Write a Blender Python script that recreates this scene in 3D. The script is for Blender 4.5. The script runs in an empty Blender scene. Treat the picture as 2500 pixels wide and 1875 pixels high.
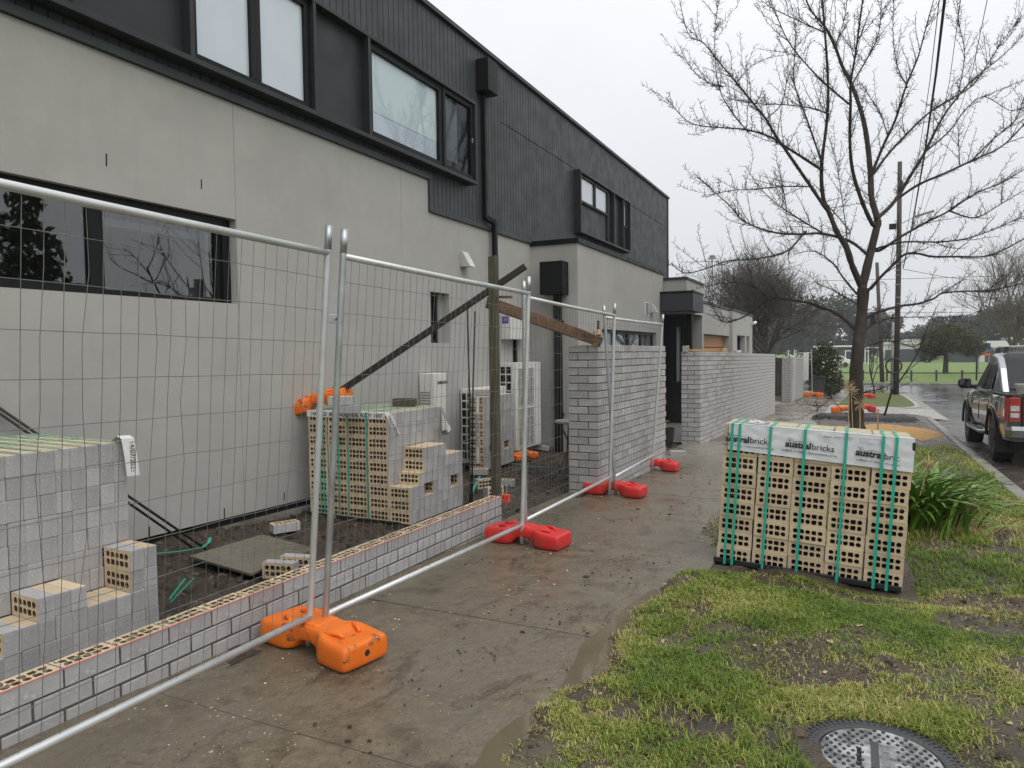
import bpy, bmesh, math, random
import numpy as np
from mathutils import Vector, Matrix, Euler

# ------------------------------------------------------------------ camera
f=1734.0; CX,CY=1250.0,937.5; ROLL=0.0125; CAMH=1.42; SL=0.023
YAW=math.radians(25.74484); PITCH=math.radians(2.5935)
def _basis(y,p,r):
    F=Vector((-math.sin(y)*math.cos(p), math.cos(y)*math.cos(p), -math.sin(p)))
    R0=Vector((math.cos(y), math.sin(y),0.0)); U0=R0.cross(F)
    return F, R0*math.cos(r)-U0*math.sin(r), R0*math.sin(r)+U0*math.cos(r)
CF,CR,CU=_basis(YAW,PITCH,ROLL)
scene=bpy.context.scene
cam=bpy.data.objects.new('camera',bpy.data.cameras.new('camera'))
scene.collection.objects.link(cam); scene.camera=cam
cam.matrix_world=Matrix(((CR.x,CU.x,-CF.x,0),(CR.y,CU.y,-CF.y,0),(CR.z,CU.z,-CF.z,CAMH),(0,0,0,1)))
cam.data.sensor_width=36; cam.data.lens=f/2500*36; cam.data.clip_end=4000; cam.data.clip_start=0.05
# photo pixel -> point on a real plane of the place
def ray(u,v): return CF*f+CR*(u-CX)-CU*(v-CY)
def onX(u,v,X): d=ray(u,v); return d*(X/d.x)+Vector((0,0,CAMH))
def onY(u,v,Y): d=ray(u,v); return d*(Y/d.y)+Vector((0,0,CAMH))
def onZ(u,v,Z): d=ray(u,v); return d*((Z-CAMH)/d.z)+Vector((0,0,CAMH))
def gz(y):
    # the street falls away from the camera and flattens towards the park
    y=max(y,-6.0)
    if y<38: return -SL*y
    if y<52:
        t=(y-38)/14; return -SL*38-SL*14*(t-t*t/2)
    return -SL*38-SL*7
def onG(u,v,h=0.0):
    d=ray(u,v); t=(h-CAMH)/(d.z+SL*d.y); p=d*t+Vector((0,0,CAMH))
    if p.y>38 or t<0:
        zz=gz(60)+h
        for _ in range(30):
            p=d*((zz-CAMH)/d.z)+Vector((0,0,CAMH)); zz=gz(p.y)+h
    return p

# ------------------------------------------------------------------ sky and light
world=bpy.data.worlds.new('World'); scene.world=world; world.use_nodes=True
wn=world.node_tree.nodes; wl=world.node_tree.links; wn.clear()
out=wn.new('ShaderNodeOutputWorld')
SUN_EL,SUN_AZ=52.0,118.0            # azimuth measured clockwise from +Y (street side, a little behind)
sky=wn.new('ShaderNodeTexSky'); sky.sky_type='NISHITA'; sky.sun_disc=False
sky.sun_elevation=math.radians(SUN_EL); sky.sun_rotation=math.radians(SUN_AZ); sky.air_density=1.0; sky.dust_density=6.0
bg1=wn.new('ShaderNodeBackground'); bg1.inputs['Strength'].default_value=0.05
wl.new(sky.outputs[0],bg1.inputs['Color'])
# an even rain-cloud deck: a little brighter overhead, soft grey drifts
tc=wn.new('ShaderNodeTexCoord'); sep=wn.new('ShaderNodeSeparateXYZ'); wl.new(tc.outputs['Generated'],sep.inputs[0])
mr=wn.new('ShaderNodeMapRange'); mr.inputs['From Min'].default_value=0.0; mr.inputs['From Max'].default_value=1.0
mr.inputs['To Min'].default_value=0.62; mr.inputs['To Max'].default_value=1.12
wl.new(sep.outputs['Z'],mr.inputs['Value'])
nz=wn.new('ShaderNodeTexNoise'); nz.inputs['Scale'].default_value=1.7; nz.inputs['Detail'].default_value=4
wl.new(tc.outputs['Generated'],nz.inputs['Vector'])
mr2=wn.new('ShaderNodeMapRange'); mr2.inputs['From Min'].default_value=0.3; mr2.inputs['From Max'].default_value=0.7
mr2.inputs['To Min'].default_value=0.90; mr2.inputs['To Max'].default_value=1.04
wl.new(nz.outputs['Fac'],mr2.inputs['Value'])
mul=wn.new('ShaderNodeMath'); mul.operation='MULTIPLY'; wl.new(mr.outputs[0],mul.inputs[0]); wl.new(mr2.outputs[0],mul.inputs[1])
bg2=wn.new('ShaderNodeBackground'); bg2.inputs['Color'].default_value=(0.935,0.965,1.0,1)
wl.new(mul.outputs[0],bg2.inputs['Strength'])
mixw=wn.new('ShaderNodeMixShader'); mixw.inputs[0].default_value=0.93
wl.new(bg1.outputs[0],mixw.inputs[1]); wl.new(bg2.outputs[0],mixw.inputs[2]); wl.new(mixw.outputs[0],out.inputs['Surface'])
sun=bpy.data.objects.new('sun',bpy.data.lights.new('sun','SUN')); scene.collection.objects.link(sun)
sun.data.energy=0.9; sun.data.angle=math.radians(50); sun.data.color=(1.0,0.965,0.91)
_e,_a=math.radians(SUN_EL),math.radians(SUN_AZ)
sun.rotation_euler=Vector((-math.sin(_a)*math.cos(_e),-math.cos(_a)*math.cos(_e),-math.sin(_e))).to_track_quat('-Z','Y').to_euler()
vs=scene.view_settings; vs.view_transform='Standard'; vs.look='None'; vs.exposure=0.40; vs.gamma=1.0; vs.use_curve_mapping=False

# ------------------------------------------------------------------ helpers
COL=scene.collection
rnd=random.Random(7)
MATS={}
def lin(r,g,b):
    s=lambda c:(c/255/12.92) if c/255<=0.04045 else ((c/255+0.055)/1.055)**2.4
    return (s(r),s(g),s(b))
class NT:
    def __init__(s,name):
        s.m=bpy.data.materials.new(name); s.m.use_nodes=True; s.t=s.m.node_tree; s.n=s.t.nodes; s.l=s.t.links
        s.b=s.n['Principled BSDF']
    def node(s,t,**k):
        x=s.n.new(t)
        for a,v in k.items(): setattr(x,a,v)
        return x
    def coord(s,kind):
        if kind=='pos': return s.node('ShaderNodeNewGeometry').outputs['Position']
        return s.node('ShaderNodeTexCoord').outputs['Object']
    def noise(s,vec,scale,detail=5,rough=0.55,dist=0.0,stretch=None):
        if stretch:
            mp=s.node('ShaderNodeMapping'); mp.inputs['Scale'].default_value=stretch; s.l.new(vec,mp.inputs['Vector']); vec=mp.outputs[0]
        x=s.node('ShaderNodeTexNoise'); x.inputs['Scale'].default_value=scale; x.inputs['Detail'].default_value=detail
        x.inputs['Roughness'].default_value=rough; x.inputs['Distortion'].default_value=dist; s.l.new(vec,x.inputs['Vector']); return x.outputs['Fac']
    def ramp(s,fac,stops):
        r=s.node('ShaderNodeValToRGB'); e=r.color_ramp.elements
        while len(e)<len(stops): e.new(0.5)
        for el,(p,c) in zip(e,stops):
            el.position=p; el.color=(c,c,c,1) if isinstance(c,(int,float)) else (*c[:3],1)
        s.l.new(fac,r.inputs[0]); return r.outputs[0]
    def mix(s,fac,a,b,mode='MIX'):
        x=s.node('ShaderNodeMix',data_type='RGBA',blend_type=mode)
        for sock,val in ((x.inputs[0],fac),(x.inputs[6],a),(x.inputs[7],b)):
            if hasattr(val,'default_value') or hasattr(val,'links'): s.l.new(val,sock)
            elif isinstance(val,(int,float)): sock.default_value=val if sock is x.inputs[0] else (val,val,val,1)
            else: sock.default_value=(*val[:3],1)
        return x.outputs[2]
    def math(s,op,a,b=0.0):
        x=s.node('ShaderNodeMath',operation=op)
        for sock,val in ((x.inputs[0],a),(x.inputs[1],b)):
            if isinstance(val,(int,float)): sock.default_value=val
            else: s.l.new(val,sock)
        return x.outputs[0]
    def bump(s,h,strength,dist=0.01):
        b=s.node('ShaderNodeBump'); b.inputs['Strength'].default_value=strength; b.inputs['Distance'].default_value=dist
        s.l.new(h,b.inputs['Height']); s.l.new(b.outputs[0],s.b.inputs['Normal'])
    def set(s,**k):
        for a,v in k.items():
            sock=s.b.inputs[a]
            if hasattr(v,'links'): s.l.new(v,sock)
            elif isinstance(v,tuple) and len(v)==3: sock.default_value=(*v,1)
            else: sock.default_value=v
def M(name,c1,c2=None,scale=6,rough=0.6,rough2=None,bump=0.0,bscale=None,bdist=0.006,metal=0.0,rand=0.0,coord='obj',coat=0.0,spec=0.5,detail=6,stretch=None,dirt=None,dirts=3.0,dirtamt=(0.5,0.68)):
    t=NT(name); v=t.coord(coord); c2=c2 or tuple(x*0.85 for x in c1)
    n=t.noise(v,scale,detail,stretch=stretch); col=t.mix(t.ramp(n,[(0.3,0.0),(0.7,1.0)]),c1,c2)
    if dirt:
        d=t.noise(v,dirts,7,0.65); col=t.mix(t.ramp(d,[(dirtamt[0],0.0),(dirtamt[1],1.0)]),col,dirt)
    if rand:
        oi=t.node('ShaderNodeObjectInfo'); mrn=t.node('ShaderNodeMapRange')
        mrn.inputs['To Min'].default_value=1-rand; mrn.inputs['To Max'].default_value=1+rand*0.6
        t.l.new(oi.outputs['Random'],mrn.inputs['Value']); hs=t.node('ShaderNodeHueSaturation'); t.l.new(mrn.outputs[0],hs.inputs['Value']); t.l.new(col,hs.inputs['Color']); col=hs.outputs[0]
    t.set(**{'Base Color':col,'Metallic':metal,'Coat Weight':coat,'Specular IOR Level':spec})
    if rough2 is not None:
        n2=t.noise(v,scale*0.7+1.3,4); t.set(Roughness=t.ramp(n2,[(0.35,rough),(0.65,rough2)]))
    else: t.set(Roughness=rough)
    if bump: t.bump(t.noise(v,bscale or scale*6,5,0.6),bump,bdist)
    MATS[name]=t.m; return t.m

class MB:
    """collects shapes and links them as ONE mesh object"""
    def __init__(s): s.v=[]; s.f=[]; s.mi=[]; s.cur=0
    def add(s,vs,fs):
        o=len(s.v); s.v.extend([tuple(x) for x in vs]); s.f.extend([tuple(i+o for i in q) for q in fs]); s.mi.extend([s.cur]*len(fs)); return s
    def box(s,x0,x1,y0,y1,z0,z1,mat=None):
        vs=[Vector((x,y,z)) for z in (z0,z1) for y in (y0,y1) for x in (x0,x1)]
        if mat is not None: vs=[mat@v for v in vs]
        return s.add(vs,[(0,2,3,1),(4,5,7,6),(0,1,5,4),(2,6,7,3),(0,4,6,2),(1,3,7,5)])
    def hexa(s,b,t):   # 4 bottom corners, 4 top corners (ccw from above)
        return s.add(list(b)+list(t),[(3,2,1,0),(4,5,6,7),(0,1,5,4),(1,2,6,5),(2,3,7,6),(3,0,4,7)])
    def beam(s,p0,p1,w,h,up=(0,0,1),taper=1.0):
        p0,p1=Vector(p0),Vector(p1); d=(p1-p0).normalized(); up=Vector(up)
        if abs(d.dot(up))>0.98: up=Vector((0,1,0))
        sx=d.cross(up).normalized(); sz=sx.cross(d)
        q=lambda p,k:[p+sx*w/2*a*k+sz*h/2*b*k for a,b in ((-1,-1),(1,-1),(1,1),(-1,1))]
        return s.add(q(p0,1)+q(p1,taper),[(3,2,1,0),(4,5,6,7),(0,1,5,4),(1,2,6,5),(2,3,7,6),(3,0,4,7)])
    def tube(s,pts,rad,n=8,cap=True):
        pts=[Vector(p) for p in pts]; k=len(pts); rad=rad if hasattr(rad,'__len__') else [rad]*k
        o=len(s.v); ref=None
        for i,p in enumerate(pts):
            d=(pts[min(i+1,k-1)]-pts[max(i-1,0)])
            d=d.normalized() if d.length>1e-9 else Vector((0,0,1))
            if ref is None:
                ref=Vector((0,0,1)) if abs(d.z)<0.9 else Vector((0,1,0))
            a=d.cross(ref)
            if a.length<1e-4: a=d.cross(Vector((1,0,0)))
            a.normalize(); b=d.cross(a).normalized(); ref=a.cross(d)
            for j in range(n):
                t=2*math.pi*j/n; s.v.append(tuple(p+a*math.cos(t)*rad[i]+b*math.sin(t)*rad[i]))
        for i in range(k-1):
            for j in range(n):
                s.f.append((o+i*n+j,o+i*n+(j+1)%n,o+(i+1)*n+(j+1)%n,o+(i+1)*n+j)); s.mi.append(s.cur)
        if cap and n>2:
            s.f.append(tuple(o+j for j in reversed(range(n)))); s.mi.append(s.cur)
            s.f.append(tuple(o+(k-1)*n+j for j in range(n))); s.mi.append(s.cur)
        return s
    def prism(s,poly,vec):
        """polygon (list of 3D points) extruded by vec"""
        n=len(poly); vec=Vector(vec); a=[Vector(p) for p in poly]; b=[p+vec for p in a]
        return s.add(a+b,[tuple(reversed(range(n))),tuple(range(n,2*n))]+[(i,(i+1)%n,n+(i+1)%n,n+i) for i in range(n)])
    def loft(s,rings,cap=True,closed=True):
        n=len(rings[0]); o=len(s.v)
        for r in rings: s.v.extend(tuple(p) for p in r)
        for i in range(len(rings)-1):
            for j in range(n if closed else n-1):
                s.f.append((o+i*n+j,o+i*n+(j+1)%n,o+(i+1)*n+(j+1)%n,o+(i+1)*n+j)); s.mi.append(s.cur)
        if cap:
            s.f.append(tuple(o+j for j in reversed(range(n)))); s.f.append(tuple(o+(len(rings)-1)*n+j for j in range(n))); s.mi.extend([s.cur]*2)
        return s
    def mesh(s,name):
        me=bpy.data.meshes.new(name); me.from_pydata(s.v,[],s.f); return me
    def build(s,name,mat,parent=None,smooth=False,bevel=0.0,subsurf=0,fix=True,seg=2):
        me=s.mesh(name)
        mats=mat if isinstance(mat,(list,tuple)) else [mat]
        for m in mats: me.materials.append(MATS[m] if isinstance(m,str) else m)
        if len(mats)>1: me.polygons.foreach_set('material_index',s.mi)
        if fix:
            bm=bmesh.new(); bm.from_mesh(me); bmesh.ops.recalc_face_normals(bm,faces=bm.faces[:]); bm.to_mesh(me); bm.free()
        if smooth: me.polygons.foreach_set('use_smooth',[True]*len(me.polygons))
        return link(name,me,parent,bevel,subsurf,seg)
def link(name,me,parent=None,bevel=0.0,subsurf=0,seg=2):
    o=bpy.data.objects.new(name,me); COL.objects.link(o)
    if parent is not None:
        o.parent=parent; k=parent; loc=False
        while k is not None: loc=loc or bool(k.get('_local')); k=k.parent
        o.location=Vector((0,0,0)) if loc else -world_of(parent)
    if bevel:
        b=o.modifiers.new('bevel','BEVEL'); b.width=bevel; b.segments=seg; b.limit_method='ANGLE'; b.angle_limit=math.radians(40)
    if subsurf:
        b=o.modifiers.new('sub','SUBSURF'); b.levels=subsurf; b.render_levels=subsurf
    return o
WORLD={}
def world_of(o):
    w=Vector((0,0,0)); k=o
    while k is not None: w=w+k.location; k=k.parent
    return w
def thing(name,label,cat,loc,group=None,rotz=0.0,local=False):
    o=bpy.data.objects.new(name,None); COL.objects.link(o); o.location=loc; o.empty_display_size=0.1
    o.rotation_euler=(0,0,rotz)
    if local: o['_local']=1
    o['label']=label; o['category']=cat
    if group: o['group']=group
    return o
def tag(o,label,cat,group=None):
    o['label']=label; o['category']=cat
    if group: o['group']=group
    return o
def struct(o): o['kind']='structure'; return o
def stuff(o): o['kind']='stuff'; return o
def inst(name,me,parent,loc,rot=(0,0,0),scale=None):
    """a piece that shares its mesh with its look-alikes, in its parent's frame"""
    o=bpy.data.objects.new(name,me); COL.objects.link(o); o.parent=parent; o.location=loc; o.rotation_euler=rot
    if scale: o.scale=scale
    return o
def text_obj(name,body,mat,parent,loc,rot,size,align='CENTER',extrude=0.001,shear=0.0,xs=1.0,weight=0.0):
    cu=bpy.data.curves.new(name,'FONT'); cu.body=body; cu.size=size; cu.align_x=align; cu.align_y='CENTER'; cu.extrude=extrude; cu.shear=shear; cu.offset=weight
    tmp=bpy.data.objects.new('tmp_text',cu); COL.objects.link(tmp)
    dg=bpy.context.evaluated_depsgraph_get(); me=bpy.data.meshes.new_from_object(tmp.evaluated_get(dg)); bpy.data.objects.remove(tmp)
    me.materials.clear(); me.materials.append(MATS[mat]); me.name=name
    o=bpy.data.objects.new(name,me); COL.objects.link(o)
    if parent is not None: o.parent=parent
    o.location=loc; o.rotation_euler=rot; o.scale=(xs,1,1)
    return o

# value noise in numpy (heights, masks)
_rs=np.random.RandomState(3); _G=_rs.rand(256,256)
def vnoise(x,y):
    x=np.asarray(x,float); y=np.asarray(y,float); xi=np.floor(x).astype(int); yi=np.floor(y).astype(int); fx=x-xi; fy=y-yi
    fx=fx*fx*(3-2*fx); fy=fy*fy*(3-2*fy); g=lambda a,b:_G[a%256,b%256]
    return (g(xi,yi)*(1-fx)+g(xi+1,yi)*fx)*(1-fy)+(g(xi,yi+1)*(1-fx)+g(xi+1,yi+1)*fx)*fy
def fbm(x,y,o=4):
    s=0;a=0.5
    for i in range(o): s=s+a*vnoise(np.asarray(x)*2**i+17*i,np.asarray(y)*2**i+31*i); a*=0.5
    return s/(1-0.5**o)

# ------------------------------------------------------------------ materials
def mat_render():
    t=NT('render_grey'); p=t.coord('pos'); n0=t.noise(p,0.7,6,0.6,0.3); n1=t.noise(p,3.5,6,0.6); n2=t.noise(p,1.0,5,0.6,0.0,stretch=(1,5.0,0.35)); n3=t.noise(p,28,4)
    c=t.mix(t.ramp(n0,[(0.35,0.0),(0.65,1.0)]),(0.398,0.388,0.364),(0.350,0.341,0.319)); c=t.mix(t.math('MULTIPLY',t.ramp(n1,[(0.45,0.0),(0.7,1.0)]),0.55),c,(0.418,0.407,0.380))
    c=t.mix(t.math('MULTIPLY',t.ramp(n2,[(0.54,0.0),(0.78,1.0)]),0.38),c,(0.325,0.316,0.292)); c=t.mix(t.math('MULTIPLY',t.ramp(n3,[(0.5,0.0),(0.75,1.0)]),0.35),c,(0.34,0.33,0.305))
    t.set(**{'Base Color':c,'Roughness':0.88}); t.bump(t.math('ADD',t.noise(p,170,3),t.math('MULTIPLY',n3,0.6)),0.4,0.004); MATS['render_grey']=t.m
mat_render()
M('render_edge',(0.30,0.29,0.27),(0.27,0.262,0.245),scale=2,rough=0.9,coord='pos')
M('charcoal',(0.046,0.052,0.058),(0.038,0.043,0.048),scale=3,rough=0.42,rough2=0.6,spec=0.35,bump=0.08,bscale=90,coord='pos',rand=0.10)
M('charcoal_flat',(0.026,0.029,0.031),(0.021,0.023,0.025),scale=4,rough=0.4,rough2=0.55,spec=0.35,coord='pos')
M('black_metal',(0.006,0.0065,0.007),(0.009,0.0095,0.01),scale=3,rough=0.4,rough2=0.55,spec=0.22,coord='pos')
M('black_void',(0.008,0.008,0.008),rough=0.9)
M('galv',(0.56,0.58,0.59),(0.42,0.44,0.45),scale=9,rough=0.30,rough2=0.48,metal=0.85,coord='pos',dirt=(0.25,0.24,0.22),dirts=16,dirtamt=(0.62,0.8))
M('galv_white',(0.66,0.67,0.66),(0.55,0.56,0.55),scale=9,rough=0.36,rough2=0.5,metal=0.55,coord='pos',dirt=(0.30,0.28,0.25),dirts=14,dirtamt=(0.62,0.8))
M('wire',(0.22,0.215,0.205),(0.16,0.155,0.15),scale=30,rough=0.42,metal=0.6,coord='pos')
M('brick_grey',(0.44,0.43,0.43),(0.34,0.33,0.33),scale=14,rough=0.85,bump=0.5,bscale=60,bdist=0.003,rand=0.16,dirt=(0.54,0.525,0.515),dirts=26,dirtamt=(0.56,0.72))
M('brick_pinkish',(0.47,0.452,0.443),(0.38,0.366,0.362),scale=12,rough=0.88,bump=0.5,bscale=60,bdist=0.003,rand=0.20,dirt=(0.33,0.315,0.31),dirts=18,dirtamt=(0.55,0.75))
M('brick_tan',(0.66,0.53,0.36),(0.55,0.43,0.28),scale=9,rough=0.9,bump=0.6,bscale=70,bdist=0.003,rand=0.14,dirt=(0.47,0.35,0.22),dirts=22,dirtamt=(0.56,0.7))
M('brick_core',(0.16,0.105,0.06),(0.10,0.066,0.038),scale=10,rough=0.95)  # walls of the core holes, darker than the tan body: shade put into the colour
M('mortar',(0.115,0.104,0.09),(0.078,0.07,0.06),scale=20,rough=0.95,bump=0.6,bscale=80,coord='pos')
M('mortar_wet',(0.20,0.175,0.12),(0.12,0.10,0.065),scale=25,rough=0.8,bump=0.8,bscale=60,coord='pos')
M('strap_green',(0.015,0.42,0.29),(0.02,0.36,0.25),scale=30,rough=0.38)
M('orange_plastic',(0.86,0.19,0.012),(0.74,0.15,0.01),scale=4,rough=0.36,rough2=0.5,dirt=(0.12,0.065,0.03),dirts=14,dirtamt=(0.58,0.66))
M('red_plastic',(0.70,0.035,0.03),(0.60,0.028,0.025),scale=4,rough=0.34,rough2=0.5,dirt=(0.20,0.07,0.045),dirts=8,dirtamt=(0.56,0.68))
M('wrap_white',(0.74,0.75,0.77),(0.66,0.67,0.70),scale=6,rough=0.28,bump=0.35,bscale=7,bdist=0.02)
M('print_black',(0.02,0.02,0.022),rough=0.5)
M('print_grey',(0.30,0.30,0.31),rough=0.5)
M('paper_white',(0.72,0.72,0.70),(0.62,0.62,0.60),scale=8,rough=0.7)
M('black_plastic',(0.014,0.014,0.015),(0.022,0.022,0.022),scale=8,rough=0.4)
M('timber_dark',(0.018,0.013,0.009),(0.009,0.0065,0.005),scale=4,rough=0.5,stretch=(12,12,1.0),bump=0.3,bscale=20)
M('timber_post',(0.10,0.085,0.052),(0.05,0.042,0.026),scale=5,rough=0.7,bump=0.5,bscale=30,stretch=(8,8,0.8),coord='pos')
M('timber_red',(0.17,0.085,0.042),(0.06,0.03,0.016),scale=4,rough=0.55,bump=0.4,bscale=30,stretch=(3,3,3),coord='pos',dirt=(0.40,0.23,0.11),dirts=5,dirtamt=(0.6,0.72))
M('timber_light',(0.48,0.30,0.12),(0.40,0.23,0.09),scale=8,rough=0.6,coord='pos')
M('timber_clean',(0.47,0.20,0.075),(0.40,0.165,0.06),scale=3,rough=0.45,stretch=(1,1,12),coord='pos')
M('fence_brown',(0.06,0.045,0.035),(0.035,0.027,0.02),scale=4,rough=0.8,coord='pos',stretch=(6,6,0.6))
M('white_enamel',(0.70,0.69,0.65),(0.63,0.62,0.585),scale=3,rough=0.4,coord='pos')
M('coil_fins',(0.34,0.34,0.30),(0.17,0.21,0.27),scale=16,rough=0.5,metal=0.3,coord='pos',dirt=(0.45,0.38,0.18),dirts=9)
M('rebar',(0.014,0.013,0.012),(0.024,0.02,0.018),scale=40,rough=0.6,coord='pos')
M('bottle_brown',(0.05,0.02,0.006),rough=0.1)
M('label_gold',(0.75,0.45,0.25),rough=0.5)
M('ply_wet',(0.165,0.15,0.105),(0.12,0.11,0.078),scale=5,rough=0.14,rough2=0.4,coord='pos')
M('bark',(0.062,0.044,0.030),(0.024,0.018,0.013),scale=9,rough=0.85,bump=0.8,bscale=30,bdist=0.02,stretch=(2.5,2.5,0.6),coord='pos',dirt=(0.085,0.085,0.055),dirts=3,dirtamt=(0.55,0.8))
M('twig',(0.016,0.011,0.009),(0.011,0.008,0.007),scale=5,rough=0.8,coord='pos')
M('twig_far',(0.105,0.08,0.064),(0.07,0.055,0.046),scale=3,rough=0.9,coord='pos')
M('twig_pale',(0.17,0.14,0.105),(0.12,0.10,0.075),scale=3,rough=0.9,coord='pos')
M('straw',(0.50,0.40,0.22),(0.38,0.28,0.14),scale=30,rough=0.8)
M('concrete_pale',(0.36,0.35,0.32),(0.27,0.26,0.235),scale=2.5,rough=0.25,rough2=0.6,bump=0.2,bscale=40,coord='pos',dirt=(0.2,0.18,0.15),dirts=1.5,dirtamt=(0.5,0.75))
M('kerb_concrete',(0.27,0.255,0.225),(0.18,0.165,0.14),scale=3,rough=0.3,rough2=0.65,bump=0.3,bscale=30,coord='pos',dirt=(0.09,0.075,0.055),dirts=2.0,dirtamt=(0.48,0.7))
M('pole_wood',(0.085,0.07,0.055),(0.045,0.037,0.03),scale=3,rough=0.85,stretch=(8,8,0.5),coord='pos')
M('pole_grey',(0.30,0.30,0.30),(0.23,0.23,0.23),scale=3,rough=0.7,coord='pos')
M('cable',(0.012,0.012,0.012),rough=0.6)
M('white_paint',(0.78,0.78,0.77),rough=0.4,coord='pos')
M('shed_dark',(0.05,0.055,0.062),(0.042,0.046,0.052),scale=0.4,rough=0.7,coord='pos')
M('shed_pale',(0.62,0.62,0.60),(0.55,0.55,0.53),scale=0.4,rough=0.7,coord='pos')
M('sign_blue',(0.012,0.035,0.13),rough=0.4)
M('sand_orange',(0.52,0.30,0.105),(0.42,0.225,0.07),scale=9,rough=0.85,bump=0.8,bscale=40,bdist=0.02,coord='pos')
M('asphalt_soil',(0.035,0.03,0.026),(0.018,0.016,0.014),scale=8,rough=0.5,rough2=0.85,bump=1.0,bscale=30,bdist=0.03,coord='pos')
# ------------------------------------------------------------------ ground materials
def mat_path():
    t=NT('wet_path'); p=t.coord('pos'); s=t.node('ShaderNodeSeparateXYZ'); t.l.new(p,s.inputs[0])
    far=t.node('ShaderNodeMapRange'); far.inputs['From Min'].default_value=5.0; far.inputs['From Max'].default_value=13.0; t.l.new(s.outputs['Y'],far.inputs['Value'])
    n1=t.noise(p,1.1,8,0.62,0.4); n2=t.noise(p,7,7,0.65); n3=t.noise(p,55,4,0.6); n4=t.noise(p,0.55,5,0.6)
    mud=t.mix(t.ramp(n2,[(0.34,0.0),(0.66,1.0)]),(0.200,0.162,0.108),(0.088,0.068,0.043))
    mud=t.mix(t.ramp(n1,[(0.42,0.0),(0.56,1.0)]),mud,(0.158,0.132,0.094))
    conc=t.mix(t.ramp(n2,[(0.3,0.0),(0.7,1.0)]),(0.30,0.275,0.225),(0.205,0.185,0.15))
    wet=t.ramp(n4,[(0.40,0.0),(0.56,1.0)])
    conc=t.mix(wet,conc,(0.15,0.128,0.095))
    cover=t.math('SUBTRACT',t.math('ADD',t.math('MULTIPLY',n1,0.9),0.62),far.outputs[0])
    mud=t.mix(t.math('MULTIPLY',t.ramp(t.noise(p,3.2,8,0.72,1.2,stretch=(1.0,0.55,1)),[(0.53,0.0),(0.64,1.0)]),0.8),mud,(0.062,0.046,0.028)); mud=t.mix(t.math('MULTIPLY',t.ramp(t.noise(p,24,6,0.75),[(0.50,0.0),(0.62,1.0)]),0.6),mud,(0.205,0.168,0.115)); col=t.mix(t.ramp(cover,[(0.35,0.0),(0.62,1.0)]),conc,mud)
    fl=t.noise(p,150,2,0.5); col=t.mix(t.math('MULTIPLY',t.ramp(fl,[(0.66,0.0),(0.72,1.0)]),0.55),col,(0.33,0.27,0.18))
    fd=t.noise(p,90,3,0.5); col=t.mix(t.math('MULTIPLY',t.ramp(fd,[(0.62,0.0),(0.70,1.0)]),0.6),col,(0.035,0.027,0.018))
    rg=t.ramp(t.noise(p,1.7,6,0.6,0.6),[(0.38,0.10),(0.50,0.30),(0.66,0.55)])
    t.set(**{'Base Color':col,'Roughness':rg}); hh=t.math('ADD',t.math('MULTIPLY',n3,0.4),t.math('MULTIPLY',t.noise(p,14,6,0.7),1.2)); t.bump(hh,0.75,0.012); MATS['wet_path']=t.m
mat_path()
def mat_soil(name,a,b,c,rg=(0.25,0.75),bs=0.03):
    t=NT(name); p=t.coord('pos'); n=t.noise(p,9,8,0.65,0.3); n2=t.noise(p,40,5,0.6); n0=t.noise(p,1.6,5)
    col=t.mix(t.ramp(n,[(0.32,0.0),(0.68,1.0)]),a,b); col=t.mix(t.math('MULTIPLY',t.ramp(n0,[(0.5,0.0),(0.7,1.0)]),0.8),col,c)
    t.set(**{'Base Color':col,'Roughness':t.ramp(n0,[(0.35,rg[0]),(0.6,rg[1])])}); t.bump(t.math('ADD',n,t.math('MULTIPLY',n2,0.5)),1.0,bs); MATS[name]=t.m
mat_soil('mud_verge',(0.092,0.070,0.046),(0.040,0.030,0.019),(0.14,0.115,0.085),(0.16,0.6))
mat_soil('mud_yard',(0.07,0.052,0.036),(0.03,0.022,0.015),(0.09,0.072,0.05),(0.45,0.85),0.04)
mat_soil('mud_gutter',(0.07,0.052,0.038),(0.03,0.024,0.018),(0.13,0.115,0.095),(0.06,0.4),0.02)
def mat_asphalt():
    t=NT('wet_asphalt'); p=t.coord('pos'); n=t.noise(p,120,3); n1=t.noise(p,0.8,6,0.6,0.5,stretch=(1.0,0.35,1))
    col=t.mix(n,(0.055,0.055,0.056),(0.085,0.085,0.086)); t.set(**{'Base Color':col,'Roughness':t.ramp(n1,[(0.35,0.07),(0.52,0.16),(0.7,0.30)])})
    t.bump(n,0.25,0.004); MATS['wet_asphalt']=t.m
mat_asphalt()
def mat_lawn(name,a,b,c,s=1.0):
    t=NT(name); p=t.coord('pos'); n=t.noise(p,0.35*s,6,0.6); n2=t.noise(p,14*s,5,0.7); n3=t.noise(p,60*s,3)
    col=t.mix(t.ramp(n,[(0.38,0.0),(0.62,1.0)]),a,b); col=t.mix(t.math('MULTIPLY',t.ramp(n2,[(0.45,0.0),(0.7,1.0)]),0.7),col,c)
    t.set(**{'Base Color':col,'Roughness':0.8}); t.bump(t.math('ADD',n2,n3),1.0,0.05); MATS[name]=t.m
mat_lawn('park_lawn',(0.135,0.21,0.045),(0.17,0.235,0.055),(0.11,0.17,0.04),0.3)
mat_lawn('verge_lawn',(0.125,0.165,0.035),(0.17,0.19,0.05),(0.075,0.085,0.03))
mat_lawn('field_rough',(0.09,0.115,0.04),(0.11,0.12,0.05),(0.07,0.08,0.03),0.3)
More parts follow.
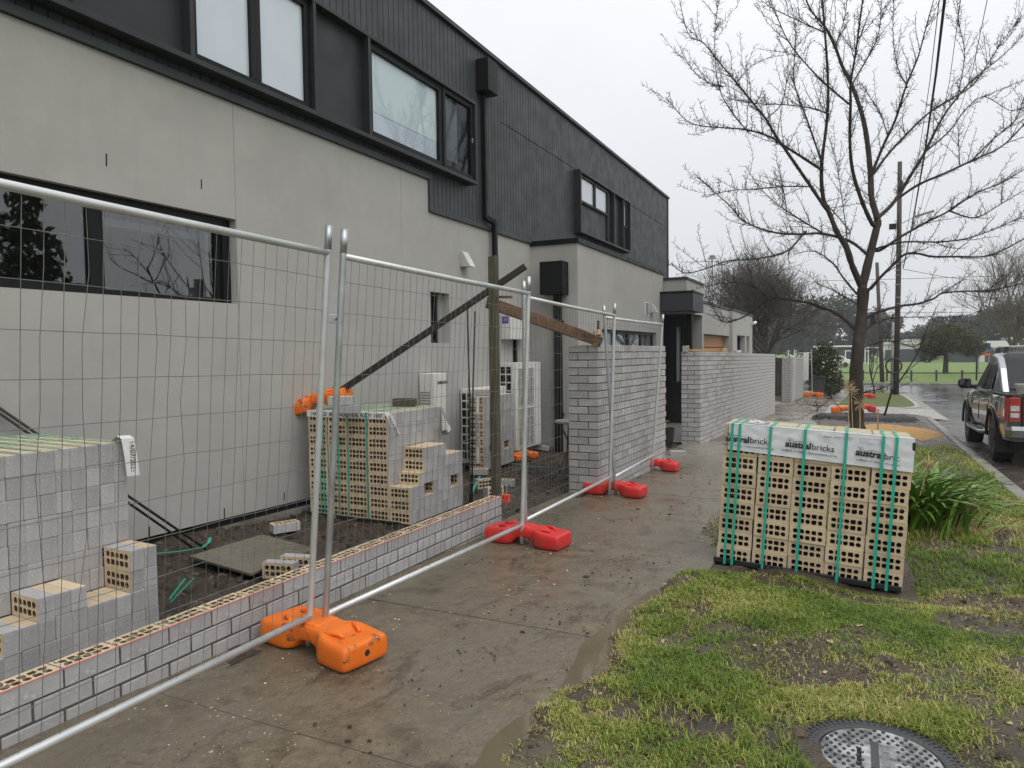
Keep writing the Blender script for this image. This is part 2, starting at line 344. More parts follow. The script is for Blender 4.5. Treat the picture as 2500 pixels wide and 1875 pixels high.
def mat_water():
    t=NT('puddle_water'); p=t.coord('pos'); n=t.noise(p,6,4); t.set(**{'Base Color':t.mix(n,(0.165,0.133,0.086),(0.125,0.10,0.064)),'Roughness':0.05,'Specular IOR Level':0.6})
    t.bump(t.noise(p,35,2),0.06,0.004); MATS['puddle_water']=t.m
mat_water()
def mat_attr(name,rough=0.6,trans=0.25):
    t=NT(name); a=t.node('ShaderNodeVertexColor'); a.layer_name='col'
    t.set(**{'Base Color':a.outputs['Color'],'Roughness':rough,'Specular IOR Level':0.35}); 
    if trans:
        tr=t.node('ShaderNodeBsdfTranslucent'); t.l.new(a.outputs['Color'],tr.inputs['Color']); mx=t.node('ShaderNodeMixShader'); mx.inputs[0].default_value=trans
        o=t.n['Material Output']; t.l.new(t.b.outputs[0],mx.inputs[1]); t.l.new(tr.outputs[0],mx.inputs[2]); t.l.new(mx.outputs[0],o.inputs['Surface'])
    MATS[name]=t.m
mat_attr('blade',0.5,0.25); mat_attr('leaf',0.32,0.2); mat_attr('leaf_dull',0.8,0.15); mat_attr('chip',0.8,0.0)
def np_mesh(name,V,F,mat,cols=None,smooth=False):
    """V (n,3), F (m,k) all faces with k corners; cols per vertex"""
    me=bpy.data.meshes.new(name); V=np.asarray(V,np.float32); F=np.asarray(F,np.int32); m,k=F.shape
    me.vertices.add(len(V)); me.vertices.foreach_set('co',V.ravel()); me.loops.add(m*k); me.loops.foreach_set('vertex_index',F.ravel())
    me.polygons.add(m); me.polygons.foreach_set('loop_start',np.arange(0,m*k,k,dtype=np.int32)); me.polygons.foreach_set('loop_total',np.full(m,k,np.int32))
    if smooth: me.polygons.foreach_set('use_smooth',np.ones(m,bool))
    me.update(calc_edges=True); me.materials.append(MATS[mat])
    if cols is not None:
        ca=me.color_attributes.new('col','FLOAT_COLOR','POINT'); c=np.ones((len(V),4),np.float32); c[:,:3]=cols; ca.data.foreach_set('color',c.ravel())
    return me
gzv=np.vectorize(gz)
def field(name,xs,ys,hfun,mat,smooth=True):
    X,Y=np.meshgrid(xs,ys); Z=gzv(Y)+hfun(X,Y); nx,ny=len(xs),len(ys)
    V=np.stack([X,Y,Z],-1).reshape(-1,3); i=np.arange(nx-1); j=np.arange(ny-1); I,J=np.meshgrid(i,j); a=(J*nx+I).ravel()
    F=np.stack([a,a+1,a+nx+1,a+nx],-1); return link(name,np_mesh(name,V,F,mat,smooth=smooth))
sm=lambda t:np.clip(t,0,1)**2*(3-2*np.clip(t,0,1))
kx=lambda y:1.45+0.0145*np.asarray(y,float)                    # back edge of the kerb
pr=lambda y:np.interp(y,[-6,7,10,20,30,46],[-1.12,-1.12,-1.0,-0.82,-0.5,-0.1])   # right edge of the path
wlx=lambda y:-2.84+0.017*(np.asarray(y,float)-4)              # building line of the brick walls

# ------------------------------------------------------------------ setting
ys=[-300,-60,-6]+list(range(0,56,4))+[55.5,56.5,70,100,160,300,700,2500]
xs=[-2500,-700,-200,-60,-20,-8,0,8,20,60,200,700,2500]
ground=struct(field('ground',np.array(xs,float),np.array(ys,float),lambda X,Y:np.where(Y<56,-0.32,0.0),'park_lawn',False))
# footpath of separate slabs
mbase=MB()
path_root=thing('footpath','wet concrete footpath smeared with brown mud beside the wire fence','footpath',(-2,6,gz(6)))
del path_root['label'],path_root['category']; struct(path_root)
joints=[-2.2+1.42*i for i in range(36)]
for a,b in zip(joints[:-1],joints[1:]):
    m=MB(); g=0.0035; dz=rnd.uniform(-0.003,0.003)
    q=[(float(wlx(a))-0.12,a+g),(float(pr(a))+0.22,a+g),(float(pr(b))+0.22,b-g),(float(wlx(b))-0.12,b-g)]
    m.hexa([(x,y,gz(y)-0.09) for x,y in q],[(x,y,gz(y)+dz) for x,y in q]); m.build('slab','wet_path',path_root,bevel=0.006)
m=MB()
for a,b in zip(joints[:-1],joints[1:]):
    m.add([(float(wlx(a))-0.1,a,gz(a)-0.005),(float(pr(a))+0.22,a,gz(a)-0.005),(float(pr(b))+0.22,b,gz(b)-0.005),(float(wlx(b))-0.1,b,gz(b)-0.005)],[(0,1,2,3)])
m.build('joint_filler','mud_verge',path_root)
# yard soil behind the low wall
def yardh(X,Y):
    return -0.02+0.075*(fbm(X*2.2,Y*2.2,4)-0.5)+0.05*(fbm(X*9,Y*9,3)-0.5)+0.05*sm((-4.2-X)/0.6)*sm((5.2-Y)/1.5)
struct(field('yard_soil',np.arange(-5.6,-2.6,0.06),np.arange(-1,13.4,0.06),yardh,'mud_yard'))
struct(field('side_paving',np.linspace(-12,-2.05,6),np.linspace(13.3,31,8),lambda X,Y:-0.012+0*X,'concrete_pale',False))
struct(field('neighbour_garden',np.linspace(-60,-2.0,6),np.linspace(31,44.4,6),lambda X,Y:0.0+0*X,'field_rough',False))
# nature strip
def bare(X,Y):
    """0 grass .. 1 bare mud"""
    b=0.97*sm((0.60*fbm(X*1.7+5,Y*1.6+2,4)+0.40*fbm(X*7.5+1,Y*7.5+4,4)-0.512)*9.0)
    b=np.maximum(b,sm((pr(Y)+0.17+0.55*(fbm(X*2,Y*2.2,4)-0.45)-X)/0.2))
    for (cx,cy,rx,ry) in ((0.62,4.5,0.30,0.22),(1.0,4.9,0.36,0.26),(-0.12,4.85,0.5,0.16),(-0.25,3.35,0.28,0.10),(0.95,3.9,0.35,0.18),(-0.55,2.75,0.18,0.12)):
        d=((X-cx)/rx)**2+((Y-cy)/ry)**2; b=np.maximum(b,sm((1.35-d+1.2*(fbm(X*3,Y*3,3)-0.5))*1.2))
    b=np.maximum(b,sm((Y-13.2)/1.0)*0.9)
    return np.clip(b,0,1)
def vergeh(X,Y):
    e=sm((X-(pr(Y)-0.13+0.50*(fbm(X*1.9+9,Y*2.2,5)-0.5)))/0.26); k=sm((kx(Y)-X)/0.25)
    h=-0.035+0.065*e+0.035*(fbm(X*2.1,Y*2.1,3)-0.5)*e+0.050*(fbm(X*8,Y*8,4)-0.5)*(0.4+1.0*bare(X,Y))*np.maximum(e,0.25)
    h=h-0.050*np.exp(-(((X+0.85)/0.45)**2+((Y-5.25)/0.5)**2))-0.115*np.exp(-(((X-0.30)/0.55)**2+((Y-5.25)/0.55)**2))
    return h*k+(1-k)*(-0.006)
struct(field('nature_strip',np.arange(-1.42,1.85,0.035),np.arange(0.6,23.2,0.05),lambda X,Y:np.where(X>kx(Y)+0.01,-0.35,vergeh(X,Y)),'mud_verge'))
# kerb, channel, road
def strip(name,prof,ys,mat,smooth=False):
    """prof: list of (offset from the kerb line, height)"""
    V=[];nx=len(prof)
    for y in ys:
        for o_,h in prof: V.append((float(kx(y))+o_,y,gz(y)+h))
    F=[(j*nx+i,j*nx+i+1,(j+1)*nx+i+1,(j+1)*nx+i) for j in range(len(ys)-1) for i in range(nx-1)]
    return struct(link(name,np_mesh(name,V,F,mat,smooth=smooth)))
yk=[-6+1.2*i for i in range(25)]
strip('kerb',[(-0.01,-0.12),(0.0,0.004),(0.015,0.012),(0.13,0.010),(0.16,-0.01),(0.20,-0.105)],yk,'kerb_concrete')
strip('gutter_channel',[(0.195,-0.11),(0.30,-0.115),(0.62,-0.095)],yk,'mud_gutter')
strip('crossing_channel',[(-0.1,-0.112),(0.30,-0.117),(0.62,-0.094)],[22.81+i*1.5 for i in range(15)],'kerb_concrete')
yr=[-10,-6]+list(range(0,46,3))
strip('road',[(0.615,-0.099),(2.0,-0.06),(4.2,-0.03),(8.5,-0.10)],yr,'wet_asphalt')
m=MB(); ysx=[44.3,47,50,52,54.6]
V=[(x,y,gz(y)-0.105+0.03*(1-abs(y-49.5)/6)) for y in ysx for x in (-80,-20,0,20,80)]
F=[(j*5+i,j*5+i+1,(j+1)*5+i+1,(j+1)*5+i) for j in range(4) for i in range(4)]
struct(link('cross_street',np_mesh('cross_street',V,F,'wet_asphalt')))
struct(MB().box(-80,80,54.6,54.9,gz(54)-0.4,gz(54)+0.02).build('far_kerb','kerb_concrete',bevel=0.03))
struct(MB().box(-80,80,54.91,56.6,gz(55)-0.4,gz(55)+0.01).build('far_verge','verge_lawn'))
# driveway crossing and the second strip of lawn
m=MB(); V=[];
for y in np.linspace(22.9,28.2,7):
    for x in np.linspace(-0.78,float(kx(y))+0.62,8): V.append((x,y,gz(y)+0.004-0.105*max(0,(x-1.0)/1.45)))
F=[(j*8+i,j*8+i+1,(j+1)*8+i+1,(j+1)*8+i) for j in range(6) for i in range(7)]
struct(link('driveway_crossing',np_mesh('driveway_crossing',V,F,'concrete_pale')))
poly=[(-0.52,28.2),(0.6,27.7),(1.45,27.6),(1.75,27.9),(1.95,28.8),(2.02,31),(2.06,36),(2.0,40),(1.7,42.5),(1.2,43.8),(0.3,44.2),(-0.1,44.0),(-0.25,38)]
m=MB(); m.prism([(x,y,gz(y)-0.3) for x,y in poly],(0,0,0.325)); struct(m.build('corner_lawn','verge_lawn',bevel=0.02))
m=MB(); ring=[(x+(0.16 if x>0.5 else 0.0),y+(-0.16 if y<29 else 0.12 if y>43 else 0)) for x,y in poly]
m.prism([(x,y,gz(y)-0.3) for x,y in ring],(0,0,0.305)); struct(m.build('corner_kerb','concrete_pale',bevel=0.03))
# dug-up sand and soil round the street tree
def moundh(c,r,h,n,base=-0.06):
    def fn(X,Y):
        d=((X-c[0])/r[0])**2+((Y-c[1])/r[1])**2
        return base+(h-base)*sm((1.25-d+0.9*(fbm(X*n,Y*n,4)-0.5))*1.5)+0.05*(fbm(X*6,Y*6,3)-0.5)
    return fn
struct(field('sand_patch',np.arange(-0.95,1.62,0.05),np.arange(13.6,19.8,0.06),moundh((0.40,16.6),(1.25,2.3),0.05,1.5),'sand_orange'))
struct(field('dug_soil',np.arange(-1.0,1.66,0.05),np.arange(18.2,22.8,0.06),moundh((0.32,20.6),(1.25,1.15),0.14,2.0),'asphalt_soil'))
# puddles along the muddy edge of the path
def puddle(pts,h=0.003,name='puddle'):
    P=[onG(u,v) for u,v in pts]; c=sum(P,Vector())/len(P); N=len(P); ring=[]
    for i in range(N):
        p0,p1,p2,p3=P[i-1],P[i],P[(i+1)%N],P[(i+2)%N]
        for k in range(10):
            t=k/10; q=0.5*((2*p1)+(p2-p0)*t+(2*p0-5*p1+4*p2-p3)*t*t+(3*p1-p0-3*p2+p3)*t**3)
            w=1+0.55*(float(fbm(q.x*11,q.y*11,4))-0.5); q=c+(q-c)*w; ring.append((q.x,q.y))
    V=[(c.x,c.y,gz(c.y)+h)]+[(x,y,gz(y)+h) for x,y in ring]; n=len(ring)
    return struct(link(name,np_mesh(name,V,[(0,1+i,1+(i+1)%n) for i in range(n)],'puddle_water')))
def edge_puddle(y0,y1,wd,seed):
    ys_=np.linspace(y0,y1,40); t=(ys_-y0)/(y1-y0); w=0.62*wd*np.sin(t*np.pi)**0.9*(0.55+0.9*fbm(ys_*3+seed,ys_*0+seed,3)); xl=pr(ys_)-0.02-w; xr=pr(ys_)+0.16*np.sin(t*np.pi)**0.5-0.02
    V=[];
    for y,a,c in zip(ys_,xl,xr): V+=[(a,y,gz(y)+0.0045),((a+c)/2,y,gz(y)+0.0045),(c,y,gz(y)+0.0045)]
    F=[(3*i+j,3*i+j+1,3*i+j+4,3*i+j+3) for i in range(39) for j in (0,1)]
    return struct(link('puddle',np_mesh('puddle',V,F,'puddle_water')))
for y0,y1,wd,sd in ((1.95,2.75,0.12,1),(2.75,4.4,0.13,2),(6.2,7.6,0.10,4)): edge_puddle(y0,y1,wd,sd)
# grass blades of the nature strip
def blades(name,n,xr,yr_,size,seed,dens=1.0):
    R=np.random.RandomState(seed); nt=n//7; tx=R.uniform(*xr,nt); ty=R.uniform(*yr_,nt); ti=R.randint(0,nt,n); x=tx[ti]+R.normal(0,0.016,n); y=ty[ti]+R.normal(0,0.016,n)
    b=bare(x,y); cl=fbm(x*6+3,y*6,3); keep=(R.rand(n)<(1-b*0.93)*np.clip(0.34+2.6*(cl-0.36),0.14,1)*dens)&(x<kx(y)-0.03+0.1*R.rand(n))&(x>pr(y)-0.06)
    keep&=~((x>-0.97)&(x<0.38)&(y>5.0+0.07*R.rand(n))&(y<5.78))
    keep&=~((((x-0.095)/0.285)**2+((y-2.765)/0.285)**2)<1.0)
    x,y,b,cl=x[keep],y[keep],b[keep],cl[keep]; n=len(x); z=gzv(y)+vergeh(x,y)-0.004
    L=size*R.uniform(0.45,1.5,n)*(0.75+0.9*np.clip((fbm(x*1.7,y*1.7,3)-0.35)*2,0,1)); w=R.uniform(0.0016,0.0030,n)*(1+0.08*np.maximum(y-3,0)); az=R.uniform(0,6.28,n); lean=R.uniform(0.5,1.5,n)
    dx,dy=np.cos(az),np.sin(az); px,py=-dy*w,dx*w
    V=np.zeros((n,5,3),np.float32)
    for k,(t,ww) in enumerate(((0,1),(0,-1),(0.55,0.75),(0.55,-0.75),(1.0,0))):
        a=lean*(0.55 if t<1 else 1.0); V[:,k,0]=x+dx*np.sin(a)*L*t+px*ww; V[:,k,1]=y+dy*np.sin(a)*L*t+py*ww; V[:,k,2]=z+np.cos(a)*L*t
    T=np.array([[0,1,3],[0,3,2],[2,3,4]]); F=(np.arange(n)[:,None,None]*5+T[None]).reshape(-1,3)
    pal=np.array([(0.15,0.225,0.034),(0.24,0.30,0.048),(0.36,0.37,0.085),(0.52,0.46,0.19),(0.32,0.24,0.12)])
    yel=np.clip((fbm(x*1.6+40,y*1.6,4)-0.40)*2.4+R.normal(0.10,0.28,n),0,1); idx=np.clip((yel*3.2+b*1.5).astype(int),0,4)
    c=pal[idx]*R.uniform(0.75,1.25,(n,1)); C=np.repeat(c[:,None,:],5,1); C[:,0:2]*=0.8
    o=stuff(link(name,np_mesh(name,V.reshape(-1,3),F,'blade',C.reshape(-1,3)))); return o
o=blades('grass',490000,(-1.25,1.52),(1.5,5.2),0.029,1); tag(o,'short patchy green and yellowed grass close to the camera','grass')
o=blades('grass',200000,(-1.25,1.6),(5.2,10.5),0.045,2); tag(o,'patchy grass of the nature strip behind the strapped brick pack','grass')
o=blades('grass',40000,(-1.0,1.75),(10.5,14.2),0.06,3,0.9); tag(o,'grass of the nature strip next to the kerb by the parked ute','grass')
# clods, wood chips and grit
def chips(name,n,xr,yr_,pal,size,seed,hfun,flat=0.35,mask=None):
    R=np.random.RandomState(seed); x=R.uniform(*xr,n); y=R.uniform(*yr_,n)
    if mask is not None:
        k=R.rand(n)<mask(x,y); x,y=x[k],y[k]; n=len(x)
    s=size*np.exp(R.normal(-0.45,0.55,n)); az=R.uniform(0,6.28,n); asp=R.uniform(0.3,0.9,n); z=gzv(y)+hfun(x,y)
    base=np.array([(-1,-1,0),(1,-1,0),(1,1,0),(-1,1,0),(-0.7,-0.6,1),(0.6,-0.7,1),(0.7,0.6,1),(-0.6,0.7,1)],float)[None]*np.ones((n,1,1)); base=base+R.normal(0,0.18,base.shape)
    bx=base[:,:,0]*s[:,None]; by=base[:,:,1]*(s*asp)[:,None]; bz=base[:,:,2]*(s*flat)[:,None]
    V=np.stack([x[:,None]+bx*np.cos(az)[:,None]-by*np.sin(az)[:,None],y[:,None]+bx*np.sin(az)[:,None]+by*np.cos(az)[:,None],z[:,None]+bz-0.001],-1)
    Q=np.array([[4,5,6,7],[0,1,5,4],[1,2,6,5],[2,3,7,6],[3,0,4,7]]); F=(np.arange(n)[:,None,None]*8+Q[None]).reshape(-1,4)
    C=np.repeat((np.array(pal)[R.randint(0,len(pal),n)]*R.uniform(0.7,1.2,(n,1)))[:,None,:],8,1)
    return stuff(link(name,np_mesh(name,V.reshape(-1,3),F,'chip',C.reshape(-1,3))))
flat0=lambda x,y:0*x+0.002
o=chips('wood_chips',3200,(-2.7,-1.2),(1.2,7.5),[(0.55,0.45,0.30),(0.48,0.36,0.2),(0.6,0.55,0.45)],0.0042,11,flat0,0.3,lambda x,y:np.clip((fbm(x*2.6,y*2.6,4)-0.50)*6,0.01,1)*np.clip((-1.0-x)/0.9,0.15,1)); tag(o,'pale wood chips and grit scattered over the muddy footpath','debris')
o=chips('mud_crumbs',3800,(-2.6,-1.0),(1.2,11),[(0.05,0.036,0.022),(0.035,0.025,0.016)],0.0062,12,flat0,0.5,lambda x,y:np.clip((fbm(x*2.2+7,y*2.2,4)-0.50)*6,0.02,1)*np.clip((x+2.9)/1.6,0.15,1)); tag(o,'dark crumbs of mud trodden onto the footpath','debris')
o=chips('soil_clods',9000,(-4.95,-2.95),(0.5,13),[(0.06,0.045,0.032),(0.035,0.026,0.018),(0.10,0.08,0.06)],0.017,13,yardh,0.7); tag(o,'loose dark clods of soil in the dug yard along the house','soil')
o=chips('mud_lumps',7000,(-1.2,1.5),(1.5,12),[(0.085,0.062,0.042),(0.05,0.036,0.024)],0.014,14,vergeh,0.5,lambda x,y:bare(x,y)*0.9); tag(o,'lumps of trodden mud on the bare patches of the nature strip','soil')
o=chips('straw_litter',3500,(-1.2,1.5),(1.5,10),[(0.42,0.33,0.17),(0.35,0.24,0.11)],0.011,15,vergeh,0.12,lambda x,y:0.3+0.5*bare(x,y)); tag(o,'dead straw and clippings lying on the nature strip','litter')
# ------------------------------------------------------------------ glass
def mat_glass(name,k=1.0,tint=(0.9,0.93,0.95)):
    t=NT(name); lw=t.node('ShaderNodeLayerWeight'); lw.inputs['Blend'].default_value=0.5; fr=t.math('ADD',t.math('MULTIPLY',t.math('POWER',lw.outputs['Facing'],4.0),0.9),0.045)
    g=t.node('ShaderNodeBsdfGlossy'); g.inputs['Roughness'].default_value=0.015; tr=t.node('ShaderNodeBsdfTransparent'); tr.inputs['Color'].default_value=(*tint,1)
    mx=t.node('ShaderNodeMixShader'); t.l.new(t.math('MINIMUM',t.math('MULTIPLY',fr,k),1.0),mx.inputs[0]); t.l.new(tr.outputs[0],mx.inputs[1]); t.l.new(g.outputs[0],mx.inputs[2])
    t.l.new(mx.outputs[0],t.n['Material Output'].inputs['Surface']); MATS[name]=t.m
mat_glass('glass'); mat_glass('glass_low',3.0,(0.72,0.74,0.76)); mat_glass('glass_dim',0.45,(0.7,0.72,0.74))
M('frosted',(0.76,0.77,0.81),(0.71,0.72,0.76),scale=2,rough=0.12,coord='pos',bump=0.05,bscale=200)
M('frosted_grey',(0.36,0.38,0.40),(0.33,0.35,0.37),scale=2,rough=0.25,coord='pos')
M('blind_white',(0.80,0.85,0.82),(0.77,0.82,0.79),scale=1,rough=0.7,coord='pos')
M('curtain',(0.42,0.46,0.47),(0.22,0.25,0.26),scale=2,rough=0.8,coord='pos',stretch=(1,14,0.05))
# ------------------------------------------------------------------ the house
WX=-4.98
house=thing('house','two-storey house with grey rendered walls and charcoal board cladding above','house',(WX,8,gz(8)))
def part(name,mat,parent,fn,**k):
    m=MB(); fn(m); return m.build(name,mat,parent,**k)
def wall_rects(x0,x1,Y0,Y1,Z0,Z1,holes,name,mat,parent,xaxis=False):
    """boxes round rectangular openings (y0,y1,z0,z1)"""
    ys_=sorted({Y0,Y1,*[v for h in holes for v in h[:2] if Y0<v<Y1]}); m=MB()
    for a,b in zip(ys_[:-1],ys_[1:]):
        cut=sorted([(h[2],h[3]) for h in holes if h[0]<=a+1e-6 and h[1]>=b-1e-6]); z=Z0
        for c0,c1 in cut:
            if c0>z: m.box(x0,x1,a,b,z,c0)
            z=max(z,c1)
        if z<Z1: m.box(x0,x1,a,b,z,Z1)
    return m.build(name,mat,parent)
LW=(-1.2,4.70,1.88,2.63); SW=(7.91,8.39,1.55,2.22)
wb=lambda y:gz(y)+0.09
g=0.004
wall_rects(WX-0.28,WX,-4.0,4.70-g/2,1.0,3.65,[LW],'rendered_wall','render_grey',house)
wall_rects(WX-0.28,WX,4.70+g/2,7.28-g/2,1.0,3.65,[],'rendered_wall','render_grey',house)
wall_rects(WX-0.28,WX,7.28+g/2,7.90,1.0,3.65,[],'rendered_wall','render_grey',house)
wall_rects(WX-0.28,WX,7.90,11.3,1.0,3.24,[SW],'rendered_wall','render_grey',house)
for a,b in ((-4.0,4.70-g/2),(4.70+g/2,7.28-g/2),(7.28+g/2,7.90),(7.90,11.3)):
    part('rendered_wall','render_grey',house,lambda m:m.prism([(WX,a,wb(a)),(WX,b,wb(b)),(WX,b,1.0),(WX,a,1.0)],(-0.28,0,0)))
part('plinth_gap','black_void',house,lambda m:m.prism([(WX-0.05,-4,wb(-4)-0.3),(WX-0.05,11.1,wb(11.1)-0.3),(WX-0.05,11.1,wb(11.1)),(WX-0.05,-4,wb(-4))],(-0.1,0,0)))  # set-back strip in black, the shade of the gap put into its colour
part('plinth_step','kerb_concrete',house,lambda m:m.prism([(WX+0.05,-4,wb(-4)-0.3),(WX+0.05,11.0,wb(11.0)-0.3),(WX+0.05,11.0,wb(11.0)-0.075),(WX+0.05,-4,wb(-4)-0.075)],(-0.12,0,0)))
# black backing behind everything, the darkness of the rooms put into its colour
part('dark_backing','black_void',house,lambda m:m.box(WX-4.5,WX-0.9,-4.2,20.9,-0.5,5.6))
for (u,v0,v1) in ((259.5,375,406),(491.5,438,461),(364.5,1286,1316),(547.5,1241,1266),(693.5,1203,1222)):
    p0=onX(u,v0,WX); p1=onX(u,v1,WX)
    part('weep_slot','black_void',house,lambda m:m.beam((WX+0.001,p0.y,p0.z),(WX+0.001,p1.y,p1.z),0.004,0.009,up=(0,1,0)))
# flashing and cladding
part('trim_flashing','charcoal',house,lambda m:(m.box(WX-0.05,WX+0.035,-4.0,7.93,3.652,3.725)),bevel=0.004)
part('trim_flashing','charcoal',house,lambda m:(m.box(WX-0.05,WX+0.034,7.895,7.925,3.245,3.65)),bevel=0.003)
part('trim_flashing','charcoal',house,lambda m:(m.box(WX-0.05,WX+0.033,7.93,11.12,3.242,3.305)),bevel=0.004)
part('cladding_backing','black_void',house,lambda m:(m.box(WX-0.15,WX-0.012,-4,21.0,3.66,5.86),m.box(WX-0.15,WX-0.012,7.9,11.1,3.25,3.66)))
BP=0.105; bm_cache={}
def board(y,z0,z1):
    k=(round(z0,3),round(z1,3))
    if k not in bm_cache:
        m=MB(); e=0.004; w=BP-0.006
        m.hexa([(-0.012,0,z0),(0.0,0,z0),(0.0,0,z0),(-0.012,0,z0)],[(0,0,z1)]*4) if False else None
        m.add([(0,0,z0),(0.012,e,z0),(0.012,w-e,z0),(0,w,z0),(0,0,z1),(0.012,e,z1),(0.012,w-e,z1),(0,w,z1)],[(0,1,5,4),(1,2,6,5),(2,3,7,6),(4,5,6,7),(3,2,1,0)])
        me=m.mesh('cladding_board'); me.materials.append(MATS['charcoal']); bm_cache[k]=me
    return inst('cladding_board',bm_cache[k],house,Vector((WX-0.012,y,0))-house.location)
y=2.48
while y<7.87: board(y,3.727,5.84); y+=BP
while y<9.98: board(y,3.307,5.84); y+=BP
while y<20.93:
    board(y,3.307 if y<11.0 else 3.29,4.985); board(y,5.0,5.84); y+=BP
part('roof_capping','charcoal',house,lambda m:m.box(WX-0.30,WX+0.05,-4.2,21.06,5.845,5.905),bevel=0.004)
part('corner_flashing','charcoal',house,lambda m:m.box(WX-0.06,WX+0.022,20.945,21.03,2.9,5.84))
part('end_wall','charcoal_flat',house,lambda m:m.box(WX-6,WX-0.02,20.9,21.0,2.9,5.84))
# long window box of the upper floor
FX=-4.83
def winframe(parent,y0,y1,z0,z1,x,w=0.055,d=0.06,mat='black_metal'):
    m=MB(); m.box(x-d,x,y0,y1,z0,z0+w); m.box(x-d,x,y0,y1,z1-w,z1); m.box(x-d,x,y0,y0+w,z0+w,z1-w); m.box(x-d,x,y1-w,y1,z0+w,z1-w)
    return m.build('frame',mat,parent,bevel=0.003)
def pane(parent,y0,y1,z0,z1,x,mat='glass'):
    return part('pane',mat,parent,lambda m:m.box(x-0.006,x,y0,y1,z0,z1))
def window(y0,y1,z0,z1,x,back=None,w=0.055,glass='glass',backoff=0.05,parent=house):
    wnd=winframe(parent,y0,y1,z0,z1,x,w); wnd.name='window'
    pane(wnd,y0+w,y1-w,z0+w,z1-w,x-0.03,glass)
    if back: part('backing',back,wnd,lambda m:m.box(x-backoff-0.02,x-backoff,y0+w*0.6,y1-w*0.6,z0+w*0.6,z1-w*0.6))
    return wnd
def boxframe(y0,y1,z0,z1,posts):
    s=part('window_surround','charcoal_flat',house,lambda m:(m.box(WX-0.02,FX,y0,y1,z0,z0+0.045),m.box(WX-0.02,FX,y0,y1,z1-0.045,z1),m.box(WX-0.02,FX,y0,y0+0.04,z0+0.045,z1-0.045),m.box(WX-0.02,FX,y1-0.04,y1,z0+0.045,z1-0.045),[m.box(WX-0.02,FX-0.003,p-0.02,p+0.02,z0+0.045,z1-0.045) for p in posts]),bevel=0.003)
    part('recess_panel','charcoal_flat',house,lambda m:m.box(WX-0.03,WX+0.045,y0+0.02,y1-0.02,z0+0.03,z1-0.03))
    return s
boxframe(0.5,8.98,3.79,4.94,(4.17,5.64,6.52))
for (a,b,bk) in ((4.195,4.90,'frosted'),(4.90,5.60,'frosted'),(2.2,3.22,'curtain')):
    window(a,b,3.84,4.89,WX+0.10,bk,0.06,backoff=0.035)
w2=window(6.55,8.12,3.84,4.89,WX+0.10,None,0.075)
part('blind','blind_white',w2,lambda m:m.box(WX+0.048,WX+0.054,6.60,8.07,4.16,4.85)); part('lower_film','frosted',w2,lambda m:m.box(WX+0.047,WX+0.052,6.60,8.07,3.90,4.155))
w3=window(8.125,8.93,3.84,4.89,WX+0.115,None,0.06,'glass_dim')
part('blind','frosted_grey',w3,lambda m:m.box(WX+0.048,WX+0.054,8.2,8.58,4.0,4.80)); part('latch','galv',w3,lambda m:m.box(WX+0.116,WX+0.13,8.885,8.90,4.36,4.42))
# far upper window box
boxframe(13.21,16.66,3.74,4.96,(15.40,16.10))
window(13.36,14.22,4.36,4.90,WX+0.10,'frosted',0.045,backoff=0.035); window(14.22,15.08,4.36,4.90,WX+0.10,'frosted',0.045,backoff=0.035)
part('infill_panel','black_metal',house,lambda m:m.box(WX+0.04,WX+0.075,15.09,15.36,3.79,4.91)); window(16.18,16.52,4.30,4.90,WX+0.10,'frosted',0.05,backoff=0.035)
# ground-floor windows set into the render
wl_=window(-1.2,3.47,1.88,2.63,WX-0.09,None,0.075,'glass_low'); wr_=window(3.47,4.62,1.88,2.63,WX-0.11,None,0.05,'glass_low')
part('jamb','black_metal',wr_,lambda m:m.box(WX-0.2,WX-0.08,4.615,4.695,1.882,2.628)); part('head','black_metal',wr_,lambda m:m.box(WX-0.2,WX-0.06,-1.2,4.61,2.56,2.629))
part('blind_box','paper_white',wr_,lambda m:m.box(WX-0.34,WX-0.26,3.5,4.55,2.44,2.50)); part('room_reveal','render_edge',wr_,lambda m:m.box(WX-0.5,WX-0.15,4.48,4.52,1.95,2.5))
window(7.93,8.26,1.56,2.21,WX-0.12,None,0.04,'glass_low')
part('window_jamb','render_edge',house,lambda m:m.box(WX-0.26,WX-0.10,8.262,8.388,1.552,2.218))
# rainhead, downpipe, vents
RHX=onY(1192,180,9.24).x
part('rainhead','black_metal',house,lambda m:m.hexa([(WX+0.01,9.24,5.20),(RHX,9.24,5.20),(RHX,9.56,5.20),(WX+0.01,9.56,5.20)],[(WX+0.01,9.24,5.66),(RHX,9.24,5.66),(RHX,9.56,5.66),(WX+0.01,9.56,5.66)]),bevel=0.004)
part('downpipe','black_metal',house,lambda m:(m.box(WX+0.005,WX+0.075,9.37,9.44,3.40,5.2),m.beam((WX+0.04,9.405,3.42),(WX+0.085,9.61,3.36),0.072,0.072),m.box(WX+0.05,WX+0.12,9.575,9.65,gz(9.6),3.39)),bevel=0.004)
def hood_vent(y0,y1,z0,z1,x,d):
    v=part('vent_hood','galv_white',house,lambda m:m.add([(x,y0,z0),(x+d,y0,z0),(x+d,y1,z0),(x,y1,z0),(x,y0,z1),(x,y1,z1),(x+d*0.25,y0,z1),(x+d*0.25,y1,z1)],[(0,4,6,1),(1,6,7,2),(2,7,5,3),(4,5,7,6),(0,1,2,3)])); return v
hood_vent(8.70,8.86,2.62,2.83,WX+0.002,0.16)
